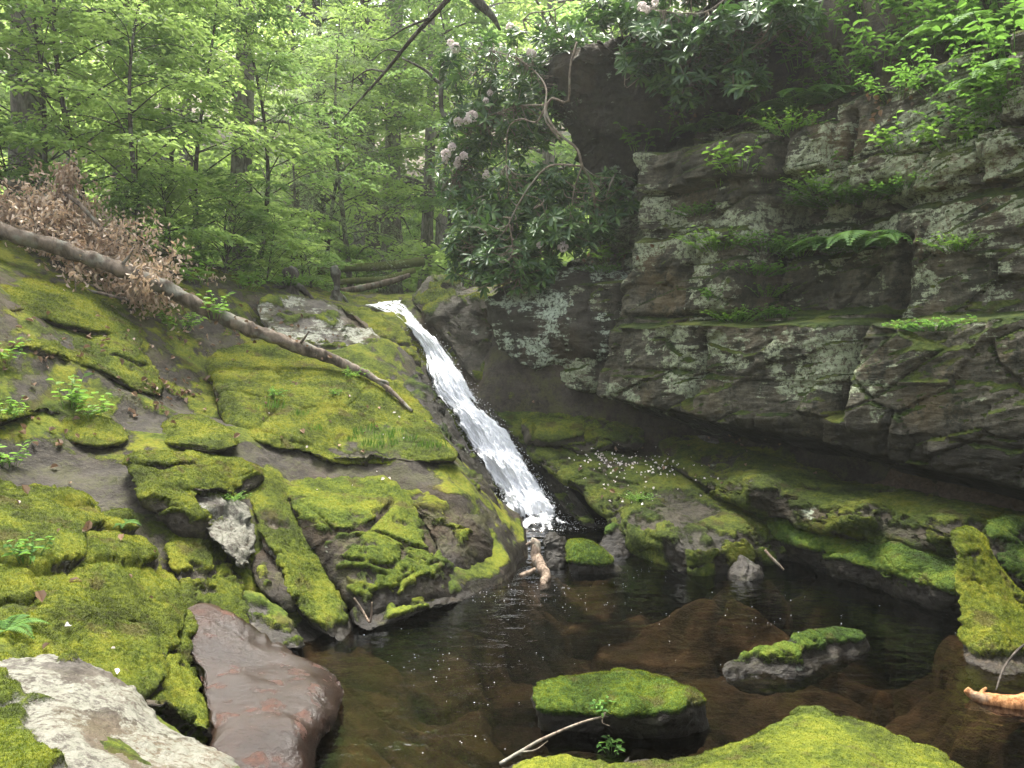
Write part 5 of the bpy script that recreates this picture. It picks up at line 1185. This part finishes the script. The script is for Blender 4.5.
for a in [('shrub', 0, 880, 72, 'bright broad leaved shrub on the top ledge of the cliff, the middle of three', 1.0), ('shrub', 0, 930, 60, 'bright broad leaved shrub on the cliff top, right of the middle one', .95), ('shrub', 0, 850, 92, 'broad leaved shrub hanging over the ledge left of the bright ones', .75), ('shrub', 1, 965, 30, 'dark shrub high on the cliff near the top right corner', 1.0), ('shrub', 1, 910, 20, 'dark leafy shrub at the top edge above the bright shrubs', 1.0), ('shrub', 0, 900, 100, 'leafy shrub with pale drooping leaves just under the bright shrubs', .6),
          ('shrub', 1, 1015, 60, 'dark shrub at the right edge of the cliff top', 1.0), ('shrub', 1, 830, 40, 'dim shrub on the slope left of the bright shrubs', .8), ('shrub', 1, 870, 12, 'dim shrub on the steep slope at the top edge', .9),
          ('shrub', 0, 985, 130, 'light green shrub on the shelf at the right side of the cliff', .7), ('shrub', 0, 1018, 108, 'light green shrub on the shelf cut off by the right edge', .7), ('herb', 1, 955, 148, 'little leafy plant left of the light green shelf shrub', 1.0),
          ('fern', 0, 800, 112, 'arching fern at the middle of the upper ledge', 1.1), ('fern', 1, 765, 126, 'pale fern left of the arching one on the upper ledge', 1.0), ('fern', 0, 825, 104, 'fern hanging right of the arching one on the upper ledge', .9), ('fern', 2, 990, 42, 'dark fern near the top right corner', 1.1), ('fern', 0, 725, 128, 'small fern among the moss at the left end of the upper ledge', .8), ('fern', 1, 650, 140, 'fern on the mossy corner under the huge jutting rock', .8),
          ('herb', 0, 640, 150, 'bright leafy plant hanging on the left corner of the cliff', 1.1), ('herb', 1, 665, 135, 'leafy plant at the mossy top of the forward block', 1.1), ('herb', 1, 740, 172, 'leafy plant on the small shelf under the upper ledge', 1.2), ('herb', 0, 722, 185, 'second leafy plant left on the small shelf under the upper ledge', 1.0), ('herb', 2, 765, 182, 'smaller leafy plant right on the small shelf', 1.2), ('herb', 2, 846, 166, 'tiny leafy plant in the vertical crack of the cliff', 1.1),
          ('fern', 2, 858, 252, 'big dense fern drooping in the middle of the cliff face', 1.05), ('fern', 2, 832, 255, 'fern overlapping the left side of the big drooping fern', .8), ('fern', 0, 885, 248, 'fern overlapping the right side of the big drooping fern', .85),
          ('creeper', 0, 840, 205, 'carpet of small round leaves above the big drooping fern', 1.1), ('creeper', 0, 870, 200, 'carpet of small leaves right above the big drooping fern', .8), ('creeper', 1, 820, 192, 'little creeping plant left above the big fern', .9),
          ('creeper', 1, 720, 250, 'creeping plant on the left of the cliff face at mid height', 1.1), ('creeper', 0, 765, 252, 'creeping plant left of the big drooping fern', 1.1), ('creeper', 1, 800, 256, 'bright creeping plant touching the big fern on the left', .9), ('creeper', 0, 755, 275, 'trailing plant hanging below the creeping carpet', .8), ('creeper', 1, 766, 296, 'trailing plant just above the long straight ledge', .7),
          ('herb', 2, 770, 318, 'tiny plant standing on the long straight ledge', 1.0), ('herb', 2, 787, 317, 'tiny plant beside the first one on the long straight ledge', .8), ('creeper', 1, 735, 322, 'mossy plant at the left end of the long straight ledge', .8), ('creeper', 0, 935, 330, 'little plants at the right end of the long straight ledge', .7), ('fern', 1, 700, 132, 'fern drooping over the mossy edge near the left end of the upper ledge', .9), ('herb', 1, 690, 128, 'bright leafy plant among the moss of the upper ledge', 1.2), ('creeper', 1, 790, 132, 'creeping plant trailing from the middle of the upper ledge', .9), ('herb', 1, 900, 150, 'small plant in a joint of the right hand cliff block', 1.1), ('creeper', 0, 905, 190, 'patch of small leaves right of the carpet above the big fern', .7), ('creeper', 0, 700, 215, 'patch of small leaves on the forward block', .7), ('creeper', 1, 960, 250, 'small plant patch on the right face of the cliff', .7),
          ('shrub', 1, 800, 70, 'dim shrub in the recess above the upper ledge', .9), ('shrub', 1, 770, 95, 'dim low shrub at the foot of the recessed wall', .6), ('shrub', 1, 1010, 20, 'dark shrub in the extreme top right corner', 1.1), ('shrub', 0, 950, 92, 'bright shrub hanging below the right end of the cliff top', .7), ('fern', 2, 1000, 90, 'fern under the dark shrub at the right edge', .8), ('herb', 1, 610, 262, 'leafy plant on the littered ledge over the big dark boulder', 1.0), ('creeper', 0, 600, 272, 'low plant on top of the big dark boulder', .6),
          ('herb', 2, 712, 300, 'tiny plant on the dark face above the left end of the ledge', 1.0)]:
    a = a[:5] + (a[5] * (1.45 if a[0] in ('fern', 'creeper') else 1.15),)
    plant(*a, group=GC)
for a in [('herb', 0, 70, 408, 'broad leafy seedling on the mossy mound left of the wet rock', .95), ('herb', 0, 95, 418, 'leafy seedling right next to the broad one on the mossy mound', .7), ('herb', 1, 5, 418, 'leafy plant at the left edge on the mossy bank', .7), ('herb', 0, 4, 362, 'leafy plant at the left edge below the humped boulder', .7), ('herb', 0, 10, 465, 'yellow green plant at the left edge above the hummock', .6),
          ('herb', 2, 28, 560, 'pale little plant on the great mossy hummock', 1.0), ('fern', 1, 4, 630, 'small fern at the left edge on the great hummock', .5), ('fern', 1, 122, 524, 'tiny fern at the back of the great hummock', .35), ('herb', 2, 275, 398, 'small green plant on the broad sloping slab', .9), ('herb', 2, 335, 396, 'small green plant higher on the broad sloping slab', .7), ('herb', 1, 355, 378, 'leafy plant by the edge of the sloping slab near the waterfall', .6),
          ('herb', 2, 603, 712, 'tiny seedling on the boulder with the bare twig', .55), ('herb', 2, 612, 752, 'tiny seedling at the back edge of the bright foreground rock', .55), ('creeper', 1, 640, 500, 'green clump on the dark slab right of the waterfall', .6), ('creeper', 1, 230, 500, 'small green clump behind the white crusted knob', .5), ('herb', 1, 180, 330, 'seedling under the log beside the brown brush', 1.0), ('herb', 0, 215, 318, 'seedling under the middle of the log', 1.0), ('herb', 1, 160, 300, 'plant among the lower edge of the brown brush', 1.0), ('herb', 1, 245, 290, 'bright plant just above the middle of the log', 1.3), ('herb', 0, 200, 285, 'bright plant above the log right of the brush', 1.3), ('creeper', 1, 290, 285, 'bright low plant behind the grey lichened rock', 1.2)]:
    plant(*a, group=GB)
for k, (px, py) in enumerate([(352, 440), (366, 446), (380, 448), (395, 444), (408, 440), (388, 438), (420, 446), (360, 434), (435, 448), (300, 415), (316, 430), (270, 408), (400, 432), (372, 430)]):
    plant('grass', k % 2, px, py, 'thin tuft of grass growing in the moss of the broad sloping slab', .5 + .3 * (k % 3) / 2, 'grass tufts on the sloping slab')

# ------------------------------------------------------------------ fallen petals and leaves
def scatter(name, spots, mat, size, seed, shape='oval', lw=.7):
    r = np.random.default_rng(seed); Q, NN = [], []
    for px, py, sx, sy, n in spots:
        for k in range(n):
            a, b = r.normal(px, sx), r.normal(py, sy); p, nr = hit(a, b)
            if p is None or p[1] > 13 or p[2] < .05: continue
            Q.append(p + nr * .006); NN.append(nr)
    Q, NN = np.array(Q), np.array(NN); n = len(Q)
    ax = unit(np.cross(NN, r.normal(size=(n, 3))) + NN * r.uniform(0, .35, (n, 1)))
    s = size * r.uniform(.45, 1.4, n); V, F = leaves(Q, ax, unit(NN + r.normal(0, .25, (n, 3))), s, s * lw, shape, .5, -.15)
    return tag(mesh_obj(name, V, F, LEAF[mat], smooth=False), kind='stuff')
scatter('fallen_petals', [(600, 458, 18, 6, 50), (635, 464, 22, 6, 55), (665, 470, 16, 6, 30), (640, 480, 40, 10, 26), (690, 480, 25, 10, 8), (640, 500, 14, 4, 8), (350, 450, 60, 30, 12), (110, 600, 60, 50, 3)], 'petal', .026, 1, lw=.8)
scatter('fallen_leaves', [(160, 395, 25, 12, 60), (60, 345, 60, 14, 60), (230, 330, 60, 20, 80), (60, 440, 50, 20, 30), (320, 420, 70, 30, 20), (110, 560, 60, 50, 12), (700, 470, 60, 20, 16), (560, 250, 0, 0, 1), (780, 120, 60, 6, 40), (870, 95, 60, 6, 30), (600, 258, 20, 5, 30), (740, 440, 3, 2, 2), (700, 440, 60, 6, 10)], 'litter', .048, 2)
# ------------------------------------------------------------------ damp air between the trees
def build_haze(density=.0013):
    lo, hi = np.array([-95, -16, -3.0]), np.array([95, 136, 62.])
    v = np.array([[x, y, z] for x in (lo[0], hi[0]) for y in (lo[1], hi[1]) for z in (lo[2], hi[2])])
    F = np.array([[0, 1, 3, 2], [4, 6, 7, 5], [0, 4, 5, 1], [2, 3, 7, 6], [0, 2, 6, 4], [1, 5, 7, 3]])
    m = bpy.data.materials.new('haze_air'); m.use_nodes = True; nt = m.node_tree; nt.nodes.clear()
    o = nt.nodes.new('ShaderNodeOutputMaterial'); p = nt.nodes.new('ShaderNodeVolumePrincipled')
    p.inputs['Color'].default_value = (.95, 1, .95, 1); p.inputs['Density'].default_value = density; p.inputs['Anisotropy'].default_value = .3
    nt.links.new(p.outputs[0], o.inputs['Volume'])
    tag(mesh_obj('haze', v, F, m, smooth=False), kind='stuff')
build_haze()
SUN_E, SUN_ANG, SKY_E, SKY_SAT, EXPO = 3.9, 20, .15, .35, 2.15
# ------------------------------------------------------------------ camera, light, sky
cam = bpy.data.cameras.new('camera'); cam.sensor_width = 36; cam.lens = 36 * FPX / 1024; cam.clip_start = .05; cam.clip_end = 500
co = bpy.data.objects.new('camera', cam); C.objects.link(co); co.location = (0, 0, EYE); co.rotation_euler = (pi / 2 - PITCH, 0, 0)
scene.camera = co
SUN_EL, SUN_AZ = radians(66), radians(-20)          # azimuth from straight ahead, negative to the left
sd = np.array([sin(SUN_AZ) * cos(SUN_EL), cos(SUN_AZ) * cos(SUN_EL), sin(SUN_EL)])
sl = bpy.data.lights.new('sun', 'SUN'); sl.energy = SUN_E; sl.angle = radians(SUN_ANG); sl.color = (1, .96, .88)
so = bpy.data.objects.new('sun', sl); C.objects.link(so)
from mathutils import Vector
so.rotation_euler = Vector(sd).to_track_quat('Z', 'Y').to_euler()
w = bpy.data.worlds.new('World'); scene.world = w; w.use_nodes = True
nt = w.node_tree; bg = nt.nodes['Background']
sky = nt.nodes.new('ShaderNodeTexSky'); sky.sky_type = 'NISHITA'; sky.sun_disc = False; sky.sun_elevation = SUN_EL; sky.sun_rotation = SUN_AZ
sky.air_density = 1.0; sky.dust_density = 6.0; sky.ozone_density = 1.0
hs = nt.nodes.new('ShaderNodeHueSaturation'); hs.inputs['Saturation'].default_value = SKY_SAT
nt.links.new(sky.outputs[0], hs.inputs['Color']); nt.links.new(hs.outputs[0], bg.inputs[0]); bg.inputs[1].default_value = SKY_E
scene.view_settings.view_transform = 'Standard'; scene.view_settings.look = 'None'; scene.view_settings.gamma = 1.0
scene.view_settings.use_curve_mapping = False; scene.view_settings.exposure = EXPO
scene.render.engine = 'CYCLES'
cy = scene.cycles; cy.max_bounces = 8; cy.diffuse_bounces = 4; cy.glossy_bounces = 3; cy.transmission_bounces = 4; cy.transparent_max_bounces = 12; cy.volume_bounces = 0
cy.use_adaptive_sampling = True; cy.adaptive_threshold = .02; cy.use_denoising = True
cy.caustics_reflective = False; cy.caustics_refractive = False; cy.sample_clamp_indirect = 6
